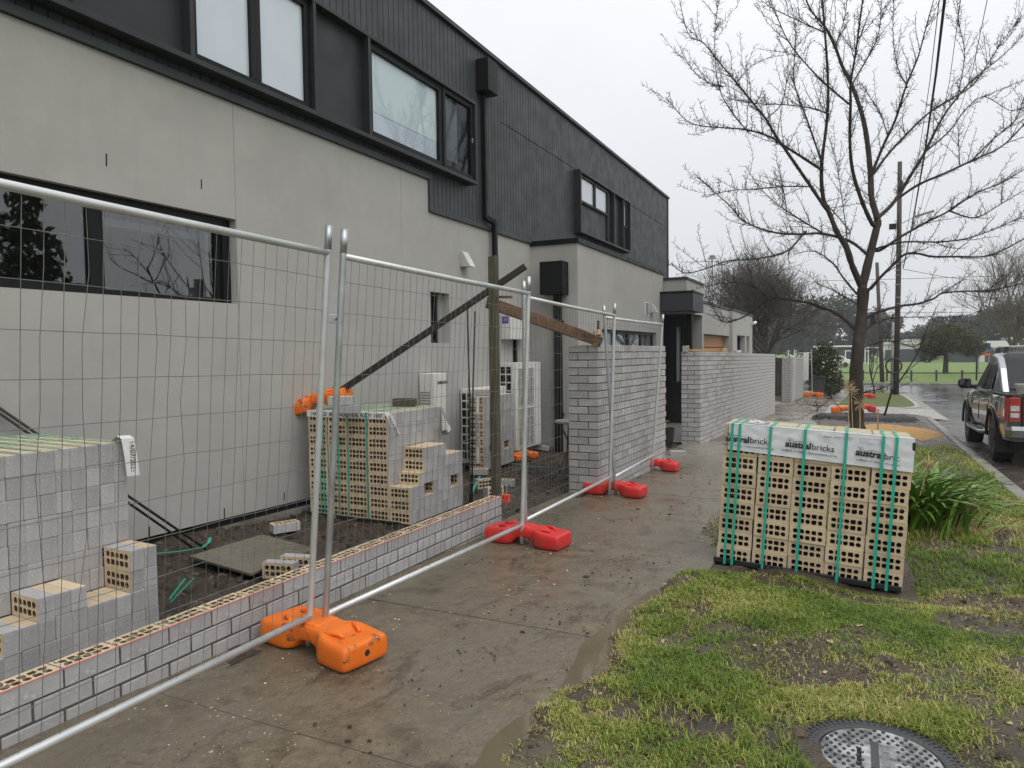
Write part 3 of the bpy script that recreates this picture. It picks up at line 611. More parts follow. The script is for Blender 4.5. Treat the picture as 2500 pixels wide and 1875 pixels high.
# projecting ground-floor bay
BX=-4.13; bY0,bY1=11.11,16.95
pw=[onX(*q,BX) for q in ((1000+1480/3.16,600+640/3.16),(1000+1935/3.16,600+672/3.16),(1000+1935/3.16,600+760/3.16))]
sy0,sy1,sz1=pw[0].y,16.3,pw[0].z; sz0=sz1-0.62
wall_rects(BX-0.9,BX,bY0,12.35-g/2,-0.7,3.2,[],'rendered_wall','render_grey',house)
wall_rects(BX-0.28,BX,12.35+g/2,bY1,-0.7,3.2,[(sy0,sy1,sz0,sz1)],'rendered_wall','render_grey',house)
part('bay_roof','black_metal',house,lambda m:m.box(WX+0.01,BX+0.03,bY0-0.03,bY1+0.02,3.202,3.285),bevel=0.004)
ny=4
for i in range(ny):
    a=sy0+(sy1-sy0)*i/ny; b=sy0+(sy1-sy0)*(i+1)/ny; window(a,b,sz0,sz1-0.02,BX-0.08,'curtain',0.04,'glass',0.12)
# vents on the bay
pv=onX(1000+1815/3.16,600+432/3.16,BX); pv2=onX(1000+1842/3.16,600+540/3.16,BX)
lv=part('louvre_vent','white_paint',house,lambda m:m.box(BX,BX+0.012,pv.y,pv2.y,pv2.z,pv.z))
for i in range(6):
    z=pv2.z+(pv.z-pv2.z)*(i+0.7)/6.6; part('louvre','black_void',lv,lambda m:m.box(BX+0.012,BX+0.016,pv.y+0.03,pv2.y-0.03,z-0.012,z+0.012))
ph=onX(1000+1855/3.16,600+450/3.16,BX); hood_vent(ph.y,ph.y+0.2,ph.z-0.19,ph.z,BX+0.002,0.15)
# rain box and pipe on the return of the bay
q0,q1,q2=onY(1100+685/3.16,300+1075/3.16,10.83),onY(1100+862/3.16,300+1060/3.16,10.83),onY(1100+690/3.16,300+1325/3.16,10.83)
part('rain_box','black_metal',house,lambda m:m.box(q0.x,q1.x,10.83,bY0-0.002,q2.z,q1.z),bevel=0.006)
pxm=(q0.x*0.42+q1.x*0.58)
part('downpipe','black_metal',house,lambda m:(m.box(pxm-0.06,pxm+0.05,10.98,bY0-0.003,gz(11),q2.z),m.box(pxm-0.09,pxm+0.08,11.06,bY0-0.001,1.9,1.93),m.box(pxm-0.09,pxm+0.08,11.06,bY0-0.001,0.35,0.38)),bevel=0.004)
# porch
part('porch_block','render_grey',house,lambda m:m.box(BX-0.5,-3.58,16.97,19.0,2.30,3.08)); part('porch_cap','charcoal',house,lambda m:m.box(BX-0.5,-3.55,16.94,19.02,3.082,3.14),bevel=0.004)
part('porch_canopy','charcoal',house,lambda m:m.box(BX+0.002,-3.36,16.62,17.88,2.32,2.74),bevel=0.004); part('canopy_cap','black_metal',house,lambda m:m.box(BX+0.001,-3.345,16.60,17.90,2.742,2.785),bevel=0.004)
part('porch_wall','charcoal_flat',house,lambda m:m.box(-6.0,-3.76,17.9,18.1,-0.8,2.32)); part('downpipe','black_metal',house,lambda m:m.box(-3.74,-3.62,17.75,17.9,-0.6,2.32))
# garage wing
GX=-3.60; GT=2.64
Zx=lambda a,b,x=GX:onX(1600+a/4.148,600+b/4.148,x)
d0,d1=Zx(490,890),Zx(730,905); s1=Zx(750,640).y; e1=Zx(955,700).y; wn0=Zx(357,805); wn1=Zx(410,1040)
wall_rects(GX-0.25,GX,18.98,s1,-0.9,GT,[(d0.y,s1-0.02,-0.9,d0.z),(wn0.y,wn1.y,0.6,wn0.z)],'garage_wall','render_grey',house)
wa,wbn=Zx(795,905),Zx(880,905); wc,wd=Zx(893,915),Zx(925,915)
wall_rects(GX-0.3,GX+0.10,s1,e1,-0.9,GT,[(wa.y,wbn.y,0.3,wa.z),(wc.y,wd.y,0.3,wa.z)],'garage_wall','render_grey',house)
part('garage_capping','charcoal',house,lambda m:(m.box(GX-0.4,GX+0.03,18.98,s1,GT+0.002,GT+0.07),m.box(GX-0.4,GX+0.13,s1+0.002,e1+0.03,GT+0.001,GT+0.072)),bevel=0.004)
part('garage_roof','charcoal_flat',house,lambda m:m.box(-10,GX-0.3,19.0,e1,-0.9,GT-0.05))
gd=part('garage_door','black_void',house,lambda m:m.box(GX-0.24,GX-0.22,d0.y,s1,-0.9,d0.z))
for i in range(7):
    z1=d0.z-i*0.36; part('door_panel','timber_clean',gd,lambda m:m.box(GX-0.22,GX-0.195,d0.y+0.01,s1-0.05,z1-0.35,z1-0.01),bevel=0.004)
for (a,b,z0,z1,x) in ((wn0.y,wn1.y,0.6,wn0.z,GX),(wa.y,wbn.y,0.3,wa.z,GX+0.1),(wc.y,wd.y,0.3,wa.z,GX+0.1)):
    window(a,b,z0,z1,x-0.18,'curtain',0.05,'glass',0.15)
cp=Zx(945,780); sc=part('security_camera','white_paint',house,lambda m:(m.tube([(GX+0.1,cp.y,cp.z),(GX+0.2,cp.y,cp.z)],0.03,8),m.tube([(GX+0.17,cp.y-0.12,cp.z-0.03),(GX+0.24,cp.y+0.1,cp.z+0.01)],0.055,10)),smooth=False)
# ------------------------------------------------------------------ bricks
BL,BD,BH,J=0.230,0.110,0.076,0.010
def brick_mesh(name,L,D,H,mat,mats2=None,ch=0.004):
    m=MB(); m.box(-L/2,L/2,-D/2,D/2,-H/2,H/2); me=m.mesh(name)
    bm=bmesh.new(); bm.from_mesh(me); bmesh.ops.bevel(bm,geom=bm.edges[:],offset=ch,segments=1,affect='EDGES'); bmesh.ops.recalc_face_normals(bm,faces=bm.faces[:]); bm.to_mesh(me); bm.free()
    me.materials.append(MATS[mat]); return me
def cored_mesh(name,L,W,H,face,side,top=None,depth=0.07,seed=1,bot=None):
    """bed face (with ten cores) in the XZ plane at y=-H/2, L along X, W along Z, body going +Y"""
    R=random.Random(seed); m=MB(); y=-H/2; nx,nz=5,2; mx,mz=0.016,0.014; cw=(L-2*mx)/nx; chh=(W-2*mz)/nz
    X=[-L/2+mx+cw*i for i in range(nx+1)]; Z=[-W/2+mz+chh*i for i in range(nz+1)]
    m.cur=0
    a,b,c,d=-L/2,L/2,-W/2,W/2
    m.add([(a,y,c),(b,y,c),(b,y,Z[0]),(a,y,Z[0])],[(0,1,2,3)]); m.add([(a,y,Z[-1]),(b,y,Z[-1]),(b,y,d),(a,y,d)],[(0,1,2,3)])
    m.add([(a,y,Z[0]),(X[0],y,Z[0]),(X[0],y,Z[-1]),(a,y,Z[-1])],[(0,1,2,3)]); m.add([(X[-1],y,Z[0]),(b,y,Z[0]),(b,y,Z[-1]),(X[-1],y,Z[-1])],[(0,1,2,3)])
    for i in range(nx):
        for k in range(nz):
            x0,x1,z0,z1=X[i],X[i+1],Z[k],Z[k+1]; cx,cz=(x0+x1)/2,(z0+z1)/2
            hw,hh=cw*0.40*R.uniform(0.93,1.05),chh*0.375*R.uniform(0.93,1.05); q=0.55 if i!=2 else 0.62
            if i in(0,4): q=0.6
            o8=[(x0,z0),(cx,z0),(x1,z0),(x1,cz),(x1,z1),(cx,z1),(x0,z1),(x0,cz)]
            r8=[(-hw*q*1.25,-hh*q*1.25),(0,-hh),(hw*q*1.25,-hh*q*1.25),(hw,0),(hw*q*1.25,hh*q*1.25),(0,hh),(-hw*q*1.25,hh*q*1.25),(-hw,0)]
            if i not in(0,2,4): r8=[(-hw*0.95,-hh*0.95),(0,-hh),(hw*0.95,-hh*0.95),(hw,0),(hw*0.95,hh*0.95),(0,hh),(-hw*0.95,hh*0.95),(-hw,0)]
            i8=[(cx+p+R.uniform(-.0012,.0012),cz+q2+R.uniform(-.0012,.0012)) for p,q2 in r8]
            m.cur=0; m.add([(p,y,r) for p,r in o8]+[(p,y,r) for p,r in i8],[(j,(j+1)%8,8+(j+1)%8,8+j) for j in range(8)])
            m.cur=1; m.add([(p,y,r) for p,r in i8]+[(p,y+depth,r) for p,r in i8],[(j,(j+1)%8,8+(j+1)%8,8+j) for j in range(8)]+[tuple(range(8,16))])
    h2=H/2; m.cur=2
    m.add([(b,-h2,c),(b,h2,c),(b,h2,d),(b,-h2,d)],[(0,1,2,3)]); m.add([(a,h2,c),(a,-h2,c),(a,-h2,d),(a,h2,d)],[(0,1,2,3)])
    m.cur=4; m.add([(a,h2,c),(b,h2,c),(b,-h2,c),(a,-h2,c)],[(0,1,2,3)])
    m.cur=3; m.add([(a,-h2,d),(b,-h2,d),(b,h2,d),(a,h2,d)],[(0,1,2,3)]); m.cur=0; m.add([(b,h2,c),(a,h2,c),(a,h2,d),(b,h2,d)],[(0,1,2,3)])
    me=m.mesh(name)
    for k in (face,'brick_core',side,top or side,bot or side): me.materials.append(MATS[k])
    me.polygons.foreach_set('material_index',m.mi)
    bm=bmesh.new(); bm.from_mesh(me); bmesh.ops.remove_doubles(bm,verts=bm.verts[:],dist=1e-5); bm.to_mesh(me); bm.free(); return me
FACE=[brick_mesh('brick',BL,BD,BH,'brick_pinkish'),brick_mesh('brick',BD,BD,BH,'brick_pinkish')]
LOWF=brick_mesh('brick',BL,BD,BH,'brick_grey')
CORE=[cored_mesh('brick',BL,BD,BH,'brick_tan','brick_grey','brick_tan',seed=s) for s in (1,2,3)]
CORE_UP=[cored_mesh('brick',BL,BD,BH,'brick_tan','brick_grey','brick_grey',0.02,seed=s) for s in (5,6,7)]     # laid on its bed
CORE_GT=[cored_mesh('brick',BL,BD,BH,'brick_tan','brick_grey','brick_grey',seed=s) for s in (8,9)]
def plain_pack(top): 
    m=MB(); L,W,H=BL,BD,BH; me=brick_mesh('brick',L,H,W,'brick_grey',ch=0.003); me.materials.append(MATS[top])
    me.polygons.foreach_set('material_index',[1 if p.normal.z>0.8 or abs(p.normal.y)>0.9 else 0 for p in me.polygons]); return me
PLAIN=plain_pack('brick_tan'); PLAIN_G=plain_pack('brick_grey')
# ---------------- low wall being laid
P0,P1=Vector((-2.852,0.30,0.19)),Vector((-2.800,5.560,0.144))
dirl=(P1-P0); Lw=dirl.length; dl=dirl.normalized(); rz=math.atan2(dl.y,dl.x)
low=thing('low_brick_wall','low wall of grey bricks three courses high, cored tops still open','brick wall',(P1.x,P1.y,gz(5.5)))
def put(me,parent,p,rot,name='brick'):
    return inst(name,me,parent,Vector(p)-parent.location,rot)
nrm=Vector((dl.y,-dl.x,0)).normalized()       # towards the street
pit=math.asin(dl.z)
for c in range(5):
    off=0.0 if c%2==0 else -(BL+J)/2; s=0.0-off if False else off
    k=0
    while True:
        s0=Lw-(k+1)*(BL+J)+J-off*-1 if False else Lw-(k*(BL+J))-(0 if c%2==0 else (BL-BD)); L=BL
        if c%2==1 and k==0: pass
        s1=Lw-k*(BL+J)+(0 if c%2==0 else (BL+J)/2); s0=s1-BL
        if s1>Lw: s1=Lw; L=s1-s0
        if s0<0: break
        ctr=P0+dl*((s0+s1)/2)-nrm*(BD/2+rnd.uniform(-.0015,.0015))+Vector((0,0,-BH/2-c*(BH+J)))
        if c==0:
            o=put(CORE_UP[k%3],low,ctr,(0,0,0)); o.rotation_euler=Euler((math.radians(-90),0,0)).to_matrix().to_euler(); 
            o.rotation_euler=(Matrix.Rotation(rz,3,'Z')@Matrix.Rotation(math.radians(-90),3,'X')).to_euler()
        else:
            o=put(LOWF,low,ctr,(0,0,rz))
        if L<BL-0.01: o.scale=(L/BL,1,1)
        k+=1
m=MB(); a=P0-nrm*0.005; b=P1-nrm*0.005-dl*0.004; bk=-nrm*(BD-0.010)
m.hexa([a+Vector((0,0,-0.55)),b+Vector((0,0,-0.55)),b+bk+Vector((0,0,-0.55)),a+bk+Vector((0,0,-0.55))],[a+Vector((0,0,-BH-0.002)),b+Vector((0,0,-BH-0.002)),b+bk+Vector((0,0,-BH-0.002)),a+bk+Vector((0,0,-BH-0.002))]); m.build('mortar','mortar',low)
m=MB()
for k in range(1,23):     # perpend joints of the open top course
    p=P0+dl*(Lw-k*(BL+J)+J/2-0.0)-nrm*(BD/2)+Vector((0,0,-BH/2-0.004)); m.beam(p-nrm*(BD/2-0.006),p+nrm*(BD/2-0.004),0.0098,BH-0.008)
m.build('perpend_mortar','mortar',low)
R=random.Random(5); m=MB()
for i in range(420):      # smears of wet mortar in the cores
    s=R.uniform(0.6,Lw); t=R.uniform(0.2,0.85)*BD; p=P0+dl*s-nrm*t+Vector((0,0,0.001)); r=R.uniform(0.004,0.016); h=R.uniform(0.002,0.008)
    n=6; a0=R.random()*6; ring=[p+Vector((math.cos(a0+j*6.283/n)*r*R.uniform(.6,1.3),math.sin(a0+j*6.283/n)*r*R.uniform(.6,1.5),-0.004)) for j in range(n)]
    m.add(ring+[p+Vector((0,0,h))],[(j,(j+1)%n,n) for j in range(n)])
stuff(m.build('mortar_smears','mortar_wet',low))
M('string_red',(0.75,0.12,0.12),rough=0.6); M('line_red',(0.85,0.10,0.05),rough=0.4)
sl=MB(); sl.tube([P0+nrm*0.012+Vector((0,0,0.006)),P1+nrm*0.012+Vector((0,0,0.006))],0.0022,5)
tag(sl.build('string_line','string_red'),"red bricklayer's string line stretched along the low wall",'string')
lb=thing('line_block','small bright red plastic line block at the end of the low wall','line block',P1+Vector((0.03,0.05,-0.05)))
q=P1+Vector((0.02,0.05,0))
part('body','line_red',lb,lambda m:(m.box(q.x-0.035,q.x+0.035,q.y-0.02,q.y+0.02,q.z-0.055,q.z-0.035),m.box(q.x-0.035,q.x+0.035,q.y-0.02,q.y+0.02,q.z-0.005,q.z+0.012),m.box(q.x-0.012,q.x+0.012,q.y-0.018,q.y+0.018,q.z-0.036,q.z-0.004),m.box(q.x-0.034,q.x-0.024,q.y-0.018,q.y+0.018,q.z-0.036,q.z-0.004),m.box(q.x+0.024,q.x+0.034,q.y-0.018,q.y+0.018,q.z-0.036,q.z-0.004)),bevel=0.003)
part('peg','galv',lb,lambda m:m.tube([q+Vector((0.0,0.0,-0.09)),q+Vector((0.01,0.0,0.09))],0.006,6))
# ---------------- tall walls
def tall_wall(root,corner,far,top0,top1,courses,thick,mat,maxobj=300,allstuff=False):
    """corner: near street corner (x,y); far: far end of the street face; brick by brick, largest first"""
    A=Vector((corner[0],corner[1],top0)); Bq=Vector((far[0],far[1],top1)); d=(Bq-A); L=d.length; d.normalize(); rz=math.atan2(d.y,d.x)
    n=Vector((d.y,-d.x,0)).normalized(); ex=-n   # ex: across the wall, away from the street
    jobs=[]
    for c in range(courses):
        z=-BH/2-c*(BH+J); odd=c%2; s=0.0
        if odd:
            jobs.append((0,1,A+ex*(BL/2)+d*(BD/2)+Vector((0,0,z)),rz+math.pi/2,BL)); s=BD+J
            jobs.append((0,1,A+ex*(BL+J+BD/2)+d*(BD/2)+Vector((0,0,z)),rz+math.pi/2,BD))
        else:
            jobs.append((0,1,A+ex*(BD+J+BL/2)+d*(BD/2)+Vector((0,0,z)),rz+math.pi/2,BL))
        while s<L-0.03:
            l=min(BL,L-s); jobs.append((s,0,A+ex*(BD/2)+d*(s+l/2)+Vector((0,0,z)),rz,l)); s+=l+J
    jobs.sort(key=lambda j:j[0]); rest=[]
    for i,(s,e,p,r,l) in enumerate(jobs):
        p=p+n*rnd.uniform(-.0018,.0018)
        if i<maxobj and not allstuff:
            o=put(FACE[0] if l>BD+0.02 else FACE[1],root,p,(0,0,r)); 
            if abs(l-BL)>0.01 and l>BD+0.02: o.scale=(l/BL,1,1)
        else: rest.append((p,r,l))
    if rest:
        m=MB()
        for p,r,l in rest: m.box(-l/2,l/2,-BD/2,BD/2,-BH/2,BH/2,Matrix.Translation(p)@Matrix.Rotation(r,4,'Z'))
        stuff(m.build('bricks',mat,root,fix=False))
    zb=-courses*(BH+J)-0.25; i4=0.0095
    P=[A+n*-i4+d*i4,A+n*-i4+d*(L-i4),A+ex*(thick-i4)+d*(L-i4),A+ex*(thick-i4)+d*i4]
    m=MB(); m.hexa([p+Vector((0,0,zb)) for p in P],[p+Vector((0,0,-0.003)) for p in P]); m.build('mortar','mortar',root)
    return d,n
w1=thing('brick_wall','tall grey brick pier wall behind the farthest wire fence panels','brick wall',(-2.54,7.45,gz(7.5)),'new front walls')
d1_,n1_=tall_wall(w1,(-2.545,7.45),(-2.47,10.25),1.484,1.474,20,0.35,'brick_pinkish')
w2=thing('brick_wall','longest tall brick wall, loose bricks on top, in front of the timber garage door','brick wall',(-2.505,13.06,gz(13)),'new front walls')
d2_,n2_=tall_wall(w2,(-2.505,13.06),(-2.15,22.75),1.379,1.25,21,0.35,'brick_pinkish')
w3=thing('brick_wall','short farthest brick wall beside the fence panel with the white notice','brick wall',(-2.21,29.8,gz(30)),'new front walls')
tall_wall(w3,(-2.21,29.8),(-2.08,34.8),1.049,1.0,21,0.38,'brick_pinkish',allstuff=True)
# ---------------- strapped packs
CWd=BL+0.0075; RH=BD+0.001; LD=BH+0.0008
def pack(root,heights,nrow,coremesh=CORE,gap_x=0.005,skip=(),jit=0.002,seed=1,plain=PLAIN):
    """heights[c][l] rows present; frame: origin front-left-bottom, X columns, Y layers, Z rows"""
    R=random.Random(seed); nc=len(heights); nl=len(heights[0]); colx=[c*CWd+R.uniform(-0.003,0.003) for c in range(nc)]
    H=lambda c,l: heights[c][l] if 0<=c<nc and 0<=l<nl else 0
    for c in range(nc):
        for l in range(nl):
            for r in range(H(c,l)):
                if (c,l,r) in skip: continue
                ex=lambda cc,ll,rr:(rr>=H(cc,ll)) or ((cc,ll,rr) in skip)
                fr=ex(c,l-1,r); sd=ex(c+1,l,r) ; tp=ex(c,l,r+1) if r+1<H(c,l) else True; ls=c==0
                if not(fr or sd or tp or (ls and l<2)): continue
                p=(colx[c]+BL/2+R.uniform(-jit,jit),l*LD+BH/2+R.uniform(-jit,jit)*(1.6 if fr else 0.8),r*RH+BD/2)
                me=R.choice(coremesh) if fr else plain
                inst('brick',me,root,p,(R.uniform(-.004,.004),R.uniform(-.006,.006),R.uniform(-.006,.006)))
def strap(root,x,depth,h,side='front',w=0.016,y=-0.011):
    m=MB(); t=0.0014
    m.box(x-w/2,x+w/2,y-t,y,-0.012,h+0.004); m.box(x-w/2,x+w/2,y-t,depth,h+0.004,h+0.004+t)
    return m.build('strap','strap_green',root)
# A: the pack on the nature strip
a0=onG(1751,1371); a1=onG(2203,1441,-0.05); ex=(a1-a0).normalized()
bx=Vector((ex.x,ex.y,0)).normalized(); yaw=math.atan2(ex.y,ex.x); rollA=math.radians(3.2)
packA=thing('brick_pack','pack of cored tan bricks with green straps and white printed wrap on the grass','brick pack',(a0.x,a0.y,a0.z+0.012),'strapped brick packs',local=True)
packA.rotation_euler=(math.radians(-0.8),rollA,yaw)
nA=9; WA=5*CWd; HA=nA*RH
pack(packA,[[nA]*6 for _ in range(5)],nA,jit=0.004,seed=3,plain=PLAIN)
for fx in (0.045,0.088,0.262,0.45,0.665,0.85,0.915): strap(packA,fx*WA,6*LD,HA,w=0.018,y=-0.0235)
for fy in (0.1,0.3): part('strap','strap_green',packA,lambda m:m.box(-0.003,WA+0.005,fy-0.008,fy+0.008,HA+0.0066,HA+0.0078))
part('base_sheet','black_plastic',packA,lambda m:m.box(-0.025,WA-0.01,-0.012,6*LD,-0.012,0.026),bevel=0.006)
# wrinkled printed wrap
nx_,nz_=60,14; V=[];F=[]
for j in range(nz_+1):
    for i in range(nx_+1):
        u=i/nx_; v=j/nz_; hh=(0.185+0.03*u); x=0.028+u*(WA-0.025); z=HA+0.001-hh*(1-v)
        wr=0.003*math.sin(v*9+u*23+3*math.sin(u*9))*math.sin(u*31)+0.0025*(float(vnoise(u*26,v*5))-0.5); yy=-0.0130-1.25*abs(wr)
        V.append((x,yy,z))
for j in range(nz_):
    for i in range(nx_): a=j*(nx_+1)+i; F.append((a,a+1,a+nx_+2,a+nx_+1))
mw=np_mesh('wrap',V,F,'wrap_white',smooth=True); wrapA=link('wrap',mw,packA); wrapA['label']='white plastic wrap printed with the maker name'
part('wrap_top','wrap_white',packA,lambda m:m.box(0.03,WA,-0.008,0.05,HA+0.0015,HA+0.0035))
fx90=(math.radians(90),0,0)
for k,(fx,zz,cut) in enumerate(((0.135,0.105,'austral'),(0.475,0.108,'austral'),(0.845,0.125,'austral'))):
    cx=fx*WA; z=HA-zz; rt=(math.radians(90),math.radians(1.5*k),0)
    text_obj('lettering','austral','print_black',packA,(cx+0.012,-0.0212,z),rt,0.060,'RIGHT',0.0006,xs=1.02,weight=0.0021)
    text_obj('lettering','bricks' if k<2 else 'bric','print_black',packA,(cx+0.014,-0.0212,z-0.001*k),rt,0.060,'LEFT',0.0006,xs=1.0)
    text_obj('lettering','13 BRICK (13 2742)  |  www.australbricks.com.au' if k<2 else '13 BRICK (13 2742)  |  www.austral','print_black',packA,(cx+(0.0 if k<2 else -0.02),-0.0212,z-0.045),rt,0.0175,'CENTER',0.0006)
    m=MB()
    for (dx,dz,r) in ((-0.135,0.040,0.0035),(-0.125,0.030,0.0045),(-0.118,0.043,0.003),(-0.108,0.034,0.003),(-0.128,0.020,0.003)):
        m.tube([(cx+dx,-0.0215,z+dz),(cx+dx,-0.0200,z+dz)],r,8)
    m.tube([(cx-0.13+0.012*j,-0.0210,z+0.012+0.016*math.sin(j/10*2.4)) for j in range(11)],[0.0006+0.0012*math.sin(j/10*3.1) for j in range(11)],5); m.build('emblem','print_black',packA)
text_obj('lettering','tested  sealed  stored','print_grey',packA,(0.62*WA,-0.0212,HA-0.028),fx90,0.02,'CENTER',0.0006,shear=0.3)
part('print_frame','print_grey',packA,lambda m:(m.box(0.735*WA,0.84*WA,-0.0214,-0.0206,HA-0.052,HA-0.0505),m.box(0.735*WA,0.84*WA,-0.0214,-0.0206,HA-0.0225,HA-0.021),m.box(0.735*WA,0.7365*WA,-0.0214,-0.0206,HA-0.05,HA-0.023),m.box(0.8385*WA,0.84*WA,-0.0214,-0.0206,HA-0.05,HA-0.023)))
part('corner_clip','black_plastic',packA,lambda m:m.box(WA-0.012,WA+0.008,-0.016,-0.004,HA-0.075,HA-0.02),bevel=0.003)
crm=MB(); R=random.Random(2)
for i in range(5):
    p0=Vector((0.14+0.03*i,0.03+R.uniform(0,0.05),HA+0.006)); crm.tube([p0,p0+Vector((R.uniform(-.04,.04),R.uniform(-.03,.05),R.uniform(.012,.025))),p0+Vector((R.uniform(-.08,.08),R.uniform(-.02,.08),0.004))],0.007,5)
crm.build('crumpled_wrap','wrap_white',packA,smooth=True)
# B: half-used pack behind the fence
packB=thing('brick_pack','half-used brick pack with paper band behind the fence, between concrete board and air conditioners','brick pack',(-3.573-5*CWd,5.32,gz(5.4)+0.0),'strapped brick packs',rotz=math.radians(-1.0),local=True)
hB=[[9]*12 for _ in range(4)]+[[3,3,4,6,6,6,6,6,5,5,5,5]]
skB={(4,l,r) for l in (3,4) for r in (2,)}|{(4,l,r) for l in (9,10) for r in (2,)}
pack(packB,hB,9,seed=8,skip=skB)
for fx in (0.17,0.42,0.55,0.80,1.06): 
    x=fx*4*CWd
    if x<4*CWd: strap(packB,x*0.93,12*LD,9*RH,w=0.014)
strap(packB,0.20*4*CWd,12*LD,9*RH,w=0.014)
for i in range(9): part('strap','strap_green',packB,lambda m:m.box(0.01,4*CWd,0.10+i*0.09,0.112+i*0.09,9*RH+0.0056,9*RH+0.0066))
part('base_sheet','black_plastic',packB,lambda m:m.box(-0.01,4.5*CWd,-0.02,12*LD,-0.02,0.012))
part('paper_band','paper_white',packB,lambda m:(m.box(-0.01,4*CWd-0.03,-0.008,-0.0065,9*RH-0.055,9*RH+0.003),m.box(-0.01,4*CWd-0.03,-0.008,0.04,9*RH+0.003,9*RH+0.0044)))
text_obj('lettering','14/07/2025  08:36  INDUSTRIAL ALLOY  14/07','print_black',packB,(2*CWd-0.01,-0.0092,9*RH-0.026),fx90,0.05,'CENTER',0.0005,shear=0.2,xs=0.86,weight=0.0006)
m=MB(); hx=4*CWd-0.03; tail=[(hx,-0.012,9*RH),(hx+0.03,-0.02,9*RH-0.03),(hx+0.075,-0.03,9*RH-0.10),(hx+0.115,-0.022,9*RH-0.19)]
for (a,b) in zip(tail[:-1],tail[1:]): m.add([a,(a[0]+0.055,a[1]+0.01,a[2]+0.012),(b[0]+0.055,b[1]+0.01,b[2]+0.012),b],[(0,1,2,3)])
pt=m.build('paper_tail','paper_white',packB); text_obj('lettering','14/07/2025','print_black',packB,(hx+0.105,-0.033,9*RH-0.105),(math.radians(90),math.radians(62),0),0.045,'CENTER',0.0004)
m=MB(); bx0=4*CWd
for i in range(4):
    z=9*RH-0.01-0.06*i; m.add([(bx0-0.02+0.02*i,11.6*LD+0.03*i,z),(bx0+0.05+0.03*i,11.2*LD-0.03*i,z),(bx0+0.08+0.03*i,11.0*LD-0.035*i,z-0.06),(bx0+0.0+0.02*i,11.7*LD+0.03*i,z-0.06)],[(0,1,2,3)])
m.build('torn_wrap','wrap_white',packB)
# C: pack at the left edge
packC=thing('brick_pack','half-used brick pack cut by the left edge of the picture, dated paper tail','brick pack',(-3.70-4*CWd,1.75,gz(2.2)+0.0),'strapped brick packs',rotz=math.radians(-3.0),local=True)
hC=[[9]*12 for _ in range(4)]+[[1,2,2,2,3,3,3,3,3,4,4,4]]
skC={(4,9,r) for r in (2,)}|{(3,l,0) for l in ()}
hC[4]=[1,1,2,2,3,3,3,2,2,2,4,4]
pack(packC,hC,9,seed=12,skip=set(),coremesh=CORE_GT)
for i in range(9): part('strap','strap_green',packC,lambda m:m.box(0.01,4*CWd,0.06+i*0.10,0.074+i*0.10,9*RH+0.005,9*RH+0.006))
for fx in (0.3,0.9,1.6,2.3): part('strap','strap_green',packC,lambda m:m.box(fx*CWd,fx*CWd+0.014,0,12*LD,9*RH+0.0064,9*RH+0.0074))
m=MB(); hx=4*CWd; t=[(hx-0.05,11.2*LD,9*RH+0.005),(hx-0.01,11.3*LD,9*RH+0.035),(hx+0.02,11.4*LD,9*RH+0.02),(hx+0.03,11.5*LD,9*RH-0.08),(hx+0.035,11.6*LD,9*RH-0.19)]
for a,b in zip(t[:-1],t[1:]): m.add([a,(a[0],a[1]+0.075,a[2]-0.004),(b[0],b[1]+0.075,b[2]-0.004),b],[(0,1,2,3)])
m.build('paper_tail','paper_white',packC)
text_obj('lettering','14/07/2025','print_black',packC,(hx+0.0335,11.5*LD+0.045,9*RH-0.085),(math.radians(90),math.radians(90),math.radians(90)),0.04,'CENTER',0.0005)
# D: narrow stack against the air conditioner
packD=thing('brick_pack','narrow strapped brick stack beside the timber post, in front of air conditioner','brick pack',(-4.69,8.36,gz(8.5)+0.02),'strapped brick packs',rotz=0.0,local=True)
hD=[[9]*12]; pack(packD,hD,9,seed=15,skip={(0,l,r) for l in (2,3,8,9) for r in (2,)},coremesh=CORE)
strap(packD,0.06,12*LD,9*RH,w=0.016); part('paper_tail','paper_white',packD,lambda m:m.box(0.12,0.17,-0.012,-0.008,0.1,9*RH+0.01))
text_obj('lettering','INDUSTRIAL ALLOY','print_black',packD,(0.145,-0.0212,0.55),(math.radians(90),math.radians(90),0),0.05,'CENTER',0.0005)
# ---------------- loose bricks, each its own thing
def loose(label,p,rz,mesh,rot=None,group='loose bricks'):
    o=link('brick',mesh); o.location=p; o.rotation_euler=rot if rot else (0,0,rz); tag(o,label,'brick',group); return o
UP=(math.radians(-90),0,0)
def lrot(rz,flat=True): return (Matrix.Rotation(rz,3,'Z')@Matrix.Rotation(math.radians(-90),3,'X')).to_euler() if flat else (0,0,rz)
zB=packB.location.z+9*RH
def Gp(u,v,h=0.0): p=onG(u,v); return Vector((p.x,p.y,gz(p.y)+h))
loose('single grey brick with cores up, lying on the soil by the house wall',Gp(696,1298,0.045),0,CORE_UP[0],lrot(1.1))
loose('grey brick on edge beside the low wall, in front of the wet board',Gp(686,1408,0.05),0,CORE_GT[0],lrot(0.25,False))
loose('second grey brick by the low wall, right of its twin near the fence post',Gp(728,1392,0.05),0,CORE_GT[0],lrot(0.25,False))
pt=lambda u,v,z:onZ(u,v,z)
p=pt(845,1000,zB+0.04); loose('lower of two stacked bricks next to the orange foot on the brick pack',(p.x,p.y,zB+BH/2+0.008),0,PLAIN_G,lrot(0.4))
loose('upper tan-ended brick stacked beside the orange foot on the brick pack',(p.x-0.05,p.y,zB+BH*1.5+0.009),0,PLAIN,lrot(0.55,False) if False else (Matrix.Rotation(0.55,3,'Z')@Matrix.Rotation(math.radians(-90),3,'X')).to_euler())
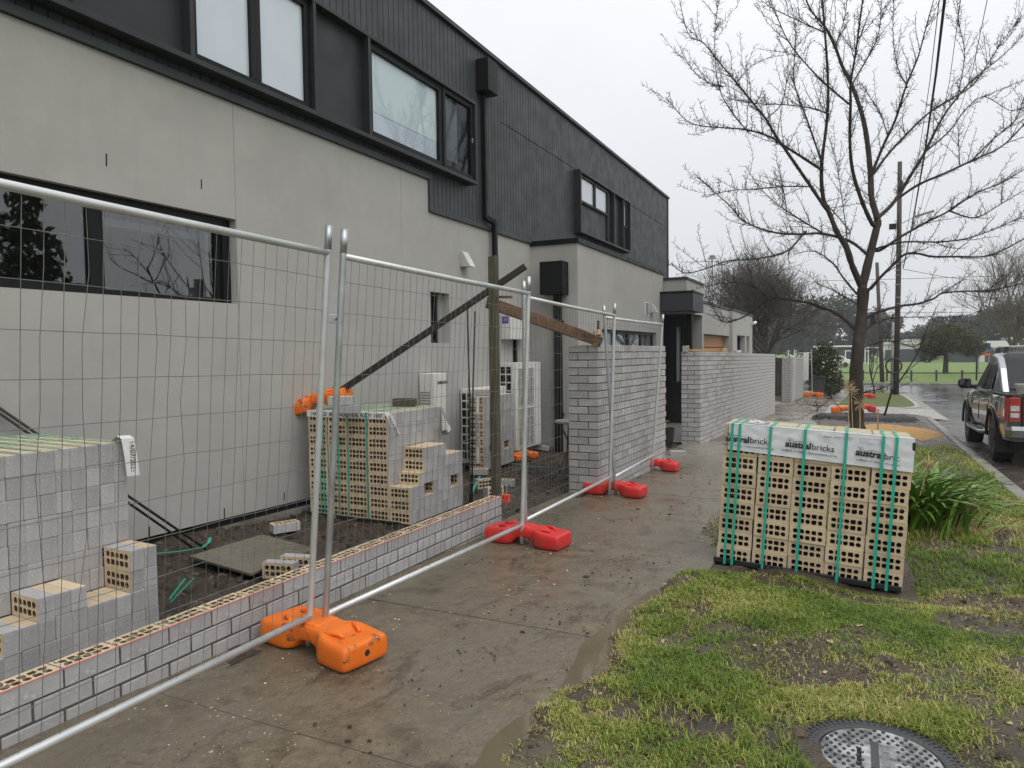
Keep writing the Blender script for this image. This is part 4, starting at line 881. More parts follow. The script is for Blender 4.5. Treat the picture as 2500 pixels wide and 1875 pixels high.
p=pt(988,990,zB+0.01); loose('brownish wet brick lying alone on top of the half-used pack',(p.x,p.y,zB+BH/2+0.008),0,brick_mesh('brick',BL,BD,BH,'timber_post'),(0,0,0.35))
for i,(u,v,rzz,lab) in enumerate(((1170,1160,0.3,'tan brick end lying behind the half-used pack by the rods'),(1185,1190,0.9,'cored brick on edge at the foot of the timber post'),(1232,1188,0.2,'small cored brick right of the timber post'),(1205,1210,1.2,'pale brick half at the foot of the timber post, end of the low wall'))):
    loose(lab,Gp(u,v,0.05),0,CORE_GT[i%2],lrot(rzz,i%2==0),'rubble bricks near the post')
for i,(u,v,rzz) in enumerate(((1325,1100,0.3),(1352,1098,-0.5),(1378,1088,0.9))):
    loose(('leftmost pale brick of the rubble left of the tall pier wall','middle tilted pale brick of the rubble left of the pier wall','right pale brick of the rubble touching the pier wall')[i],Gp(u,v,0.05),0,FACE[0],(0.2*i,0.15,rzz),'rubble bricks near the pier')
loose('half brick lying on the footpath past the red fence foot',Gp(1655,1112,0.035),0,LOWF,(0,0,0.2))
zD=packD.location.z+9*RH
loose('two-tone brick on top of the narrow strapped stack',(-4.58,8.6,zD+BH/2+0.006),0,PLAIN_G,lrot(0.3))
z2=1.379
p=A_=Vector((-2.505,13.06,z2)); o=loose('brick standing at the near corner on top of the longest brick wall',p+Vector((-0.28,0.08,0.058)),0,CORE_GT[1],(0,0,math.radians(90)))
loose('small cream brick piece on top of the longest wall near the garage window',p+Vector((-0.12,3.4,0.0)),0,brick_mesh('brick',0.11,0.08,0.11,'brick_tan'),(0,0,0.3))
loose('flat pale brick further along the top of the longest wall',p+Vector((-0.1,5.2,-0.02)),0,brick_mesh('brick',0.2,0.1,0.06,'paper_white'),(0,0,1.2))
o=MB(); a=p+Vector((-0.22,0.10,0.03)); o.beam(a+Vector((0.02,0,0.0)),a+Vector((0.20,1.5,-0.004)),0.09,0.035); tag(o.build('timber_offcut','timber_light',bevel=0.003),'short orange timber offcut lying on top of the longest brick wall','timber')
# ------------------------------------------------------------------ temporary fence
def V3(*a): return Vector(a)
def fence_panel(label,bl,br,tl,tr,seed,ext=(0.13,0.13),mat=('galv','galv_white')):
    R=random.Random(seed); t=thing('temporary_fence',label,'fence',(br.x,br.y,gz(br.y)),'temporary wire fence panels')
    for a,b,e,mm in ((bl,tl,ext[0],mat[0]),(br,tr,ext[1],mat[1])):
        d=(b-a).normalized(); foot=a-d*((a.z-gz(a.y)-0.012)/d.z); MBt=MB().tube([foot,a,b,b+d*e],0.0165,12); MBt.build('post',mm,t,smooth=True)
        MB().tube([b+d*e*0.12,b+d*e],0.0172,12).build('post_sleeve','galv',t,smooth=True)
    MB().tube([tl,tl.lerp(tr,0.5)+V3(0,0,-0.004),tr],0.0165,12).build('top_rail','galv_white',t,smooth=True); MB().tube([bl,br],0.0165,12).build('bottom_rail','galv_white',t,smooth=True)
    m=MB(); W=(br-bl).length; n=int(W/0.066); H=(tl-bl).length; nrm_=(br-bl).cross(tl-bl).normalized()
    P=lambda s,h:(bl.lerp(br,s)).lerp(tl.lerp(tr,s),h)
    for i in range(1,n):
        s=i/n; bend=R.random()<0.18; pts=[]
        for k in range(9):
            j=R.gauss(0,0.0012)+(R.gauss(0,0.008) if bend and 0<k<8 else 0); pts.append(P(s+j/W,k/8)+nrm_*R.gauss(0,0.002))
        m.tube(pts,0.00135,4,False)
    k=int(H/0.153)
    for i in range(1,k+1):
        h=i*0.153/H
        if h>0.985: break
        m.tube([P(s,h+R.gauss(0,0.0008))+nrm_*R.gauss(0,0.002) for s in np.linspace(0,1,13)],0.00135,4,False)
    stuff(m.build('wire_mesh','wire',t,fix=False)); return t
bR1=onG(757,1505,0.16); tR1=onY(800,617,bR1.y-0.01)
bm_=onG(0,1872,0.16); dl1=(bm_-bR1).normalized(); bL1=bR1+dl1*2.36
tm_=onX(0,446,tR1.x+0.03); tL1=tR1+(tm_-tR1).normalized()*2.36
fence_panel('nearest wire fence panel, cut off by the left picture edge',bL1,bR1,tL1,tR1,1)
bL2=onG(795,1500,0.16); tL2=onY(838,626,bL2.y-0.01); bR2=onG(1275,1282,0.16); tR2=onY(1290,716,bR2.y)
fence_panel('second wire fence panel from the left, in front of half-used brick pack',bL2,bR2,tL2,tR2,2)
bL3=onG(1283,1270,0.16); tL3=onY(1279,725,bL3.y+0.02); bR3=onG(1489,1165,0.21); tR3=onY(1500,770,bR3.y)
fence_panel('third wire fence panel from the left, overlapping the pier wall corner',bL3,bR3,tL3,tR3,3)
bL4=onG(1491,1165,0.21); bL4=bL4+V3(0.03,0.04,0); tL4=onY(1476,775,bL4.y); bR4=onG(1594,1112,0.235); tR4=onY(1617,792,bR4.y)
fence_panel('fourth wire fence panel, standing before the pier wall face',bL4,bR4,tL4,tR4,4)
# clamps
def clamp(label,p,d,w):
    t=thing('pipe_clamp',label,'clamp',p,'fence clamps'); m=MB(); up=V3(0,0,1)
    m.beam(p-d*w,p+d*w,0.006,0.045); m.build('plate','galv_white',t,bevel=0.003)
    n=d.cross(up).normalized(); part('bolt','rebar',t,lambda m:m.tube([p-n*0.012,p+n*0.035],0.006,6)); return t
cA=onX(812,779,-2.36); clamp('galvanised clamp joining the two nearest fence posts',cA+V3(0.022,0,0),V3(0.15,1,0).normalized(),0.045)
# ------------------------------------------------------------------ fence feet
def foot(label,mat,loc,rot,L=0.68,W=0.26,H=0.14,group='plastic fence feet'):
    t=thing('ballast_block',label,'ballast block',loc,group,local=True); t.rotation_euler=rot
    hp=[(1.0,0.40,0.72,0.22),(0.99,0.46,0.82,0.09),(0.955,0.49,0.86,0.01),(0.88,0.50,0.88,0.0),(0.60,0.50,0.93,0.0),(0.44,0.49,0.99,0.0),(0.37,0.45,1.0,0.0),(0.28,0.37,1.0,0.04),(0.23,0.34,1.0,0.34),(0.10,0.33,1.02,0.40)]
    prof=[(-x,w,zt,zb) for x,w,zt,zb in hp]+list(reversed(hp)); rings=[]
    for x,w,zt,zb in prof:
        hw=w*W; z0,z1=zb*H,zt*H; ch=0.013; sc=0.022 if 0.5<abs(x)<0.7 else 0.0
        rings.append([(x*L/2,y,z) for y,z in ((-hw+ch,z0),(0,z0),(hw-ch,z0),(hw,z0+ch),(hw,(z0+z1)/2),(hw*0.97,z1-ch),(hw-ch*1.6,z1),(hw*0.52,z1-sc),(0,z1-sc*0.2),(-hw*0.52,z1-sc),(-hw+ch*1.6,z1),(-hw*0.97,z1-ch),(-hw,(z0+z1)/2),(-hw,z0+ch))])
    MB().loft(rings).build('body',mat,t,smooth=True,subsurf=1)
    for s in (-1,1):
        for q in (-1,1): part('handle',mat,t,lambda m:m.tube([(s*L*0.19,q*W*0.30,H*0.92),(s*L*0.225,q*W*0.27,H*0.99),(s*L*0.30,q*W*0.20,H*0.985),(s*L*0.34,q*W*0.17,H*0.89)],[0.010,0.010,0.010,0.009],8),smooth=True)
        part('plug','black_plastic' if mat=='orange_plastic' else mat,t,lambda m:m.tube([(s*L*0.488,0,H*0.46),(s*L*0.500,0,H*0.46)],0.016,12))
    part('rib',mat,t,lambda m:(m.box(-0.05,0.05,-0.075,0.075,H*0.90,H*1.05)),bevel=0.012)
    return t
R_=math.radians
def Gg(p): return V3(p.x,p.y,gz(p.y)+0.002)
b=(bR1+bL2)/2; foot('orange plastic fence foot under the nearest two posts, scuffed black','orange_plastic',Gg(b+V3(0.035,-0.015,0)),(0,0,R_(-12)),L=0.69,W=0.285,H=0.14)
b=(bR2+bL3)/2; foot('nearest red plastic fence foot at the end of the low wall','red_plastic',Gg(b+V3(0.04,-0.02,0)),(0,0,R_(-5)))
b=(bR3+bL4)/2; foot('middle red plastic fence foot at the pier wall corner','red_plastic',Gg(b+V3(0.0,0.10,0)),(0,0,R_(-4)))
foot('farthest red plastic fence foot, past the pier wall','red_plastic',Gg(bR4+V3(-0.03,0.30,0)),(0,0,R_(2)),L=0.6)
fw=onY(748,990,5.55); foot('orange plastic foot weighing down the dark timber brace above the brick pack','orange_plastic',V3(-4.78,5.55,0.90),(R_(12),R_(-16),R_(12)),L=0.62)
foot('small end of an orange fence foot beside the tall air conditioner','orange_plastic',V3(-4.46,9.62,gz(9.6)+0.02),(0,0,R_(75)),L=0.50,W=0.2,H=0.12)
pf=onG(1985,968); foot('orange foot of the far fence panel with the white notice','orange_plastic',V3(pf.x,pf.y,gz(pf.y)),(0,0,R_(0)),L=0.9,W=0.3,H=0.2)
pf=onG(2065,1018); foot('orange plastic fence foot lying on the dug soil left of the tree trunk','orange_plastic',V3(pf.x,pf.y,gz(pf.y)+0.10),(0,0,R_(5)),L=0.75,W=0.3,H=0.2)
pf=onG(2112,1012); foot('red plastic fence foot lying on the dug soil right of the tree trunk','red_plastic',V3(pf.x,pf.y,gz(pf.y)+0.08),(0,0,R_(8)),L=0.55,W=0.3,H=0.2)
pf=onG(2114,974); foot('red plastic fence foot left on the far corner lawn','red_plastic',V3(pf.x,pf.y,gz(pf.y)+0.02),(0,0,R_(8)),L=0.7,W=0.3,H=0.2)
# ------------------------------------------------------------------ props and rods
pp=onY(1205,625,6.12)
tag(MB().hexa([(pp.x-0.043,6.07,gz(6)-0.1),(pp.x+0.035,6.07,gz(6)-0.1),(pp.x+0.035,6.15,gz(6)-0.1),(pp.x-0.043,6.15,gz(6)-0.1)],[(pp.x-0.037,6.07,pp.z-0.01),(pp.x+0.041,6.07,pp.z),(pp.x+0.041,6.15,pp.z),(pp.x-0.037,6.15,pp.z)]).build('timber_post','timber_post',bevel=0.006),'weathered greenish square timber post at the end of the low wall','post')
b0=V3(-4.62,5.58,1.03); b1=onY(1283,650,6.26)
tag(MB().beam(b0,b1,0.09,0.056).build('timber_brace','timber_dark',bevel=0.004),'long dark timber brace rising from the brick pack past the post','timber')
c0=onY(1190,738,6.32); c1=onY(1437,824,7.50)
bt=thing('timber_beam','rough red-brown timber beam sloping from post to pier wall','timber',c1,'props')
part('board','timber_red',bt,lambda m:m.beam(c0,c1,0.045,0.115),bevel=0.004); part('end_block','timber_red',bt,lambda m:m.beam(onY(1424,820,7.42),onY(1468,836,7.42),0.04,0.11),bevel=0.004); part('nail','rebar',bt,lambda m:m.tube([onY(1450,808,7.44),onY(1449,841,7.44)],0.006,5))
s0=onY(1215,725,6.08); tag(MB().beam(s0,s0+V3(0.14,0.02,-0.006),0.05,0.022).build('timber_cleat','timber_red'),'small splintered timber cleat nailed across the post under the brace','timber')
for k,(uv0,uv1,y0,y1,lab) in enumerate((((1141,742),(1147,1225),6.42,6.42,'taller left steel rod standing upright beside the timber post'),((1160,760),(1152,1225),6.44,6.44,'right steel rod standing upright beside the timber post'))):
    a=onY(*uv0,y0); c=onY(*uv1,y1); tag(MB().tube([a,a.lerp(c,0.5)+V3(0.012*(1-2*k),0,0),V3(c.x,c.y,gz(c.y)-0.05)],0.0095,8).build('steel_rod','rebar',smooth=True),lab,'rod','reinforcing rods')
for k,(uA,uB) in enumerate((((5,1001),(505,1345)),((0,1010),(473,1342)))):
    c=onG(*uB); a=onX(*uA,-4.93); tag(MB().tube([a+(a-c)*0.15,V3(c.x,c.y,gz(c.y)+0.01)],0.0095,8).build('steel_rod','rebar',smooth=True),('upper','lower')[k]+' of two steel rods leaning against the house behind the left pack','rod','leaning rods')
# wet board on the soil
bp=[onG(462,1372),onG(612,1417),onG(770,1352),onG(640,1318)]
tag(MB().hexa([V3(p.x,p.y,gz(p.y)+0.028) for p in bp],[V3(p.x,p.y,gz(p.y)+0.046) for p in bp]).build('form_board','ply_wet',bevel=0.002),'wet olive-brown sheet of formply lying on the soil','board')
# strap offcuts
def ribbon(label,pts,w=0.014):
    m=MB(); P=[Vector(p) for p in pts]; L_=[]
    for i,p in enumerate(P):
        d=(P[min(i+1,len(P)-1)]-P[max(i-1,0)]).normalized(); s=d.cross(V3(0,0,1)); s=s.normalized() if s.length>1e-3 else V3(1,0,0); L_.append((p-s*w/2,p+s*w/2))
    for a,b in zip(L_[:-1],L_[1:]): m.add([a[0],a[1],b[1],b[0]],[(0,1,2,3)]); m.add([q+V3(0,0,-0.001) for q in (a[0],a[1],b[1],b[0])],[(3,2,1,0)])
    return tag(m.build('strap_offcut','strap_green'),label,'strap','green strap offcuts')
gp=lambda u,v,h=0.02:(lambda p:V3(p.x,p.y,gz(p.y)+h))(onG(u,v))
ribbon('long cut green strap curling on the soil beside the wet board',[gp(370,1372,0.06),gp(440,1362,0.05),gp(495,1352,0.05),gp(510,1340,0.05),gp(514,1330,0.06)],0.022)
ribbon('left of two short green strap ends sticking up by the left pack',[gp(414,1470,0.02),V3(*gp(414,1470,0.02))+V3(0.02,0.10,0.10)],0.022)
ribbon('right of two short green strap ends sticking up by the left pack',[gp(417,1478,0.02),V3(*gp(417,1478,0.02))+V3(0.06,0.12,0.12)],0.022)
ribbon('green strap end leaning behind the half-used pack by the rods',[gp(1152,1208,0.02),gp(1160,1198,0.06),gp(1172,1182,0.10)],0.025)
ribbon('thin green strap trailing on the soil toward the air conditioners',[gp(1225,1133),gp(1262,1136),gp(1300,1142),gp(1340,1143)],0.02)
# ------------------------------------------------------------------ air conditioners
def ac(name,label,y0,y1,x0,x1,z0,z1,fans,text=True):
    t=thing(name,label,'air conditioner',((x0+x1)/2,y0,z0),'outdoor units along the house wall')
    part('casing','white_enamel',t,lambda m:m.box(x0,x1,y0,y1,z0,z1),bevel=0.008)
    nr=max(3,int((z1-z0)/0.13)); s=part('side_frame','black_void',t,lambda m:m.box(x0+0.02,x1-0.06,y0-0.004,y0-0.001,z0+0.05,z1-0.05))
    for i in range(nr+1):
        z=z0+0.05+(z1-z0-0.1)*i/nr; part('grille_bar','white_enamel',t,lambda m:m.box(x0+0.015,x1-0.055,y0-0.012,y0-0.0045,z-0.011,z+0.011))
    for x in (x0+0.02,(x0+x1-0.045)/2,x1-0.065): part('grille_bar','white_enamel',t,lambda m:m.box(x-0.008,x+0.008,y0-0.0125,y0-0.0046,z0+0.03,z1-0.03))
    for i in range(fans):
        a=z0+0.06+(z1-z0-0.10)*i/fans; b=a+(z1-z0-0.16)/fans
        fp=part('fan_guard','coil_fins',t,lambda m:m.box(x1,x1+0.006,y0+0.10,y1-0.30,a,b-0.02))
        for j in range(12):
            y=y0+0.10+(y1-y0-0.40)*j/11; part('guard_wire','white_enamel',fp,lambda m:m.box(x1+0.006,x1+0.011,y-0.003,y+0.003,a,b-0.02))
        for j in range(5):
            z=a+(b-0.02-a)*j/4; part('guard_wire','white_enamel',fp,lambda m:m.box(x1+0.0062,x1+0.012,y0+0.10,y1-0.30,z-0.003,z+0.003))
    if text: text_obj('lettering','SAMSUNG','print_grey',t,V3(x1+0.004,y1-0.15,z1-0.16)-t.location,(R_(90),0,R_(90)),0.055,'CENTER',0.0006,weight=0.001)
    for yy in (y0+0.08,y1-0.14): part('foot_rail','galv',t,lambda m:m.box(x0+0.02,x1+0.03,yy,yy+0.06,z0-0.06,z0-0.001))
    return t
ac('air_conditioner','twin-height white air conditioner with dark side grille behind the narrow brick stack',8.62,9.55,-4.96,-4.71,gz(9)+0.08,gz(9)+1.12,1)
ac('air_conditioner','tallest white air conditioner with two fans, nearest the black downpipe',9.83,10.80,-4.96,-4.68,gz(10)+0.12,1.25,2,False)
q=onX(1060,912,-4.74); q2=onX(1087,912,-4.74)
sp=thing('air_conditioner','small white wall-side air conditioner showing above the half-used brick pack','air conditioner',(-4.86,q.y,0.5),'outdoor units along the house wall')
part('casing','white_enamel',sp,lambda m:m.box(-4.965,-4.74,q.y,q2.y+0.02,0.42,q.z),bevel=0.008)
for i in range(14): part('side_fin','coil_fins',sp,lambda m:m.box(-4.95,-4.80,q.y-0.006,q.y-0.001,0.46+i*0.035,0.475+i*0.035))
for i in range(3): part('panel_line','print_grey',sp,lambda m:m.box(-4.74,-4.7385,q.y+0.05,q2.y+0.05,0.52+i*0.09,0.523+i*0.09))
text_obj('lettering','SAMSUNG','print_black',sp,V3(-4.7365,q.y+0.2,q.z-0.12)-sp.location,(R_(90),0,R_(90)),0.055,'CENTER',0.0006,weight=0.001)
for yy in (q.y+0.05,q2.y): part('bracket','galv',sp,lambda m:m.box(-4.978,-4.70,yy,yy+0.04,0.36,0.415))
wa=onX(1245,764,-4.80); wb_=onX(1292,829,-4.80)
cb=thing('control_box','white wall-mounted controller box with purple-topped sticker above the tall air conditioner','control box',(-4.9,wa.y,wb_.z),None)
part('cabinet','white_enamel',cb,lambda m:m.box(-4.978,-4.80,wa.y+0.02,wb_.y,wb_.z,wa.z+0.0),bevel=0.006)
part('sticker','paper_white',cb,lambda m:m.box(-4.95,-4.83,wa.y+0.017,wa.y+0.0195,wb_.z+0.05,wa.z-0.03)); M('sticker_purple',(0.14,0.07,0.33),rough=0.5); part('sticker_head','sticker_purple',cb,lambda m:m.box(-4.945,-4.835,wa.y+0.0145,wa.y+0.0165,wa.z-0.16,wa.z-0.05)); text_obj('lettering','5.0','paper_white',cb,V3(-4.89,wa.y+0.0135,wa.z-0.10)-cb.location,(R_(90),0,0),0.05,'CENTER',0.0005)
part('conduit','black_metal',cb,lambda m:m.box(-4.975,-4.93,wb_.y-0.25,wb_.y-0.18,1.24,wb_.z))
# bottle, stool, bucket
bq=onY(1461,842,7.56); bo=thing('bottle','brown beer bottle with tan label standing on the pier wall','bottle',(bq.x,7.56,1.486))
rb=lambda z,r:[(bq.x+r*math.cos(a),7.56+r*math.sin(a),z) for a in np.linspace(0,2*math.pi,13)[:-1]]
MB().loft([rb(1.486,0.028),rb(1.49,0.031),rb(1.60,0.031),rb(1.645,0.020),rb(1.68,0.0135),rb(1.735,0.0125),rb(1.74,0.015),rb(1.755,0.0145)]).build('glass_body','bottle_brown',bo,smooth=True)
MB().loft([rb(1.60,0.0315),rb(1.625,0.027),rb(1.66,0.0175)],cap=False).build('neck_label','label_gold',bo,smooth=True)
sx=onY(1390,1030,8.9); st=thing('stool','round pale seat on crossed rusty legs half hidden by the pier wall','stool',(sx.x,8.9,gz(9)))
part('seat','pole_grey',st,lambda m:m.loft([[(sx.x+r*math.cos(a),8.9+r*math.sin(a),sx.z+z) for a in np.linspace(0,2*math.pi,21)[:-1]] for r,z in ((0.17,-0.02),(0.20,-0.005),(0.20,0.015),(0.18,0.025))]),smooth=False)
for a0 in (0.3,1.9,3.5,5.0): part('leg','timber_red',st,lambda m:m.tube([(sx.x+0.12*math.cos(a0),8.9+0.12*math.sin(a0),sx.z-0.02),(sx.x-0.16*math.cos(a0+0.4),8.9-0.16*math.sin(a0+0.4),gz(9))],0.012,6))
bk=onG(1662,1068); bu=thing('bucket','black plastic bucket left of the longest brick wall corner','bucket',(-3.05,12.7,gz(12.7)))
cyl=lambda cx,cy,z,r,n=18:[(cx+r*math.cos(a),cy+r*math.sin(a),z) for a in np.linspace(0,2*math.pi,n+1)[:-1]]
gb=gz(12.7); MB().loft([cyl(-3.05,12.7,gb,0.12),cyl(-3.05,12.7,gb+0.27,0.155),cyl(-3.05,12.7,gb+0.28,0.165),cyl(-3.05,12.7,gb+0.30,0.165),cyl(-3.05,12.7,gb+0.30,0.15),cyl(-3.05,12.7,gb+0.05,0.11)]).build('tub','black_plastic',bu,smooth=False)
part('handle','galv',bu,lambda m:m.tube([(-3.05+0.17*math.cos(a),12.7-0.05*math.sin(a),gb+0.29-0.05*math.sin(a)) for a in np.linspace(0,math.pi,9)],0.004,5))
for i,(u,v,du,dv,l) in enumerate(((1625,1040,40,-12,'left brown plank on the mud between the two tall walls'),(1632,1052,30,-22,'right pale plank on the mud between the two tall walls'))):
    a=onG(u,v); c=onG(u+du,v+dv); tag(MB().beam(V3(a.x-0.5,a.y,gz(a.y)+0.03),V3(c.x-0.3,c.y,gz(c.y)+0.03),0.14,0.035).build('plank',('timber_red','timber_light')[i],bevel=0.003),l,'plank')
# ------------------------------------------------------------------ pit lid in the grass
M('lid_worn',(0.06,0.062,0.065),(0.10,0.10,0.105),scale=12,rough=0.35,coord='pos',dirt=(0.46,0.47,0.47),dirts=14,dirtamt=(0.40,0.64))
M('collar_black',(0.035,0.037,0.04),(0.055,0.057,0.06),scale=14,rough=0.4,rough2=0.6,coord='pos',dirt=(0.11,0.095,0.07),dirts=7,dirtamt=(0.6,0.8))
mc=V3(0.095,2.765,gz(2.8)+0.024); mh=thing('pit_cover','round black plastic pit collar with worn pale lid sunk in the grass','pit cover',mc)
c0_=lambda r,z,n=48:[(mc.x+r*math.cos(a),mc.y+r*math.sin(a),mc.z+z) for a in np.linspace(0,2*math.pi,n+1)[:-1]]
MB().loft([c0_(0.288,-0.05),c0_(0.282,-0.005),c0_(0.270,0.004),c0_(0.215,0.010),c0_(0.205,0.008),c0_(0.203,-0.02),c0_(0.10,-0.02)],cap=False).build('collar','collar_black',mh,smooth=False)
MB().loft([c0_(0.197,-0.02),c0_(0.197,0.008),c0_(0.193,0.013),c0_(0.05,0.016),c0_(0.005,0.016)]).build('lid','lid_worn',mh,smooth=False)
m=MB()
for i in range(-9,10):
    for j in range(-9,10):
        x=i*0.029+(j%2)*0.0145; y=j*0.0255; r=math.hypot(x,y)
        if r<0.182 and not(abs(x-0.0)<0.045 and abs(y)<0.10):
            m.tube([(mc.x+x,mc.y+y,mc.z+0.010),(mc.x+x,mc.y+y,mc.z+0.019)],[0.0075,0.0062],8)
m.build('tread_studs','collar_black',mh)
m=MB()
for k in range(70):
    a=k*6.283/70; 
    for r in (0.222,0.242,0.262):
        aa=a+0.04*(r*100%3); m.box(-0.006,0.006,-0.0025,0.0025,0,0.004,Matrix.Translation((mc.x+r*math.cos(aa),mc.y+r*math.sin(aa),mc.z+0.006))@Matrix.Rotation(aa,4,'Z'))
m.build('collar_ribs','collar_black',mh); part('centre_bar','collar_black',mh,lambda m:m.box(mc.x-0.03,mc.x-0.004,mc.y-0.09,mc.y+0.09,mc.z+0.0163,mc.z+0.0185)); part('raised_marks','pole_grey',mh,lambda m:[m.box(mc.x+0.002,mc.x+0.03,mc.y-0.08+i*0.014,mc.y-0.075+i*0.014,mc.z+0.0162,mc.z+0.0182) for i in range(12)])
part('lift_slot','black_void',mh,lambda m:m.box(mc.x-0.075,mc.x-0.06,mc.y-0.09,mc.y+0.03,mc.z+0.0155,mc.z+0.017))
# ------------------------------------------------------------------ vegetation helpers
class TB:
    """fast collector of thin tubes (numpy) for branches"""
    def __init__(s): s.V=[];s.F=[];s.n=0
    def tube(s,pts,rad,n=4):
        pts=np.asarray(pts,float); k=len(pts); d=np.gradient(pts,axis=0); d/=np.linalg.norm(d,axis=1)[:,None]+1e-9
        ref=np.array([0.31,0.57,0.76]); a=np.cross(d,ref); a/=np.linalg.norm(a,axis=1)[:,None]+1e-9; b=np.cross(d,a)
        t=np.arange(n)*2*np.pi/n; r=np.asarray(rad,float)[:,None,None]
        R=pts[:,None,:]+r*(np.cos(t)[None,:,None]*a[:,None,:]+np.sin(t)[None,:,None]*b[:,None,:]); s.V.append(R.reshape(-1,3))
        i=np.arange(k-1)[:,None]*n; j=np.arange(n)[None,:]; q=np.stack([i+j,i+(j+1)%n,i+n+(j+1)%n,i+n+j],-1).reshape(-1,4)+s.n; s.F.append(q); s.n+=k*n
    def build(s,name,mat,parent=None,smooth=True):
        return link(name,np_mesh(name,np.concatenate(s.V),np.concatenate(s.F),mat,smooth=smooth),parent)
def leafcloud(centers,radii,n,size,pal,seed,squash=0.85,hollow=0.35):
    R=np.random.RandomState(seed); c=np.asarray(centers,float); r=np.asarray(radii,float); w=r**2/np.sum(r**2); k=R.choice(len(c),n,p=w)
    d=R.normal(size=(n,3)); d/=np.linalg.norm(d,axis=1)[:,None]; rr=r[k]*(hollow+(1-hollow)*R.rand(n)**0.5)*(1+0.12*R.normal(size=n)); P=c[k]+d*rr[:,None]*np.array([1,1,squash])
    a=R.normal(size=(n,3))+d*0.5; a/=np.linalg.norm(a,axis=1)[:,None]; b=np.cross(a,R.normal(size=(n,3))); b/=np.linalg.norm(b,axis=1)[:,None]; s=size*R.uniform(0.6,1.4,n)[:,None]
    V=np.stack([P-a*s,P+b*s*0.45,P+a*s,P-b*s*0.45],1).reshape(-1,3); F=np.arange(n*4).reshape(n,4)
    C=np.array(pal)[R.randint(0,len(pal),n)]*R.uniform(0.7,1.25,(n,1)); return V,F,np.repeat(C,4,0)
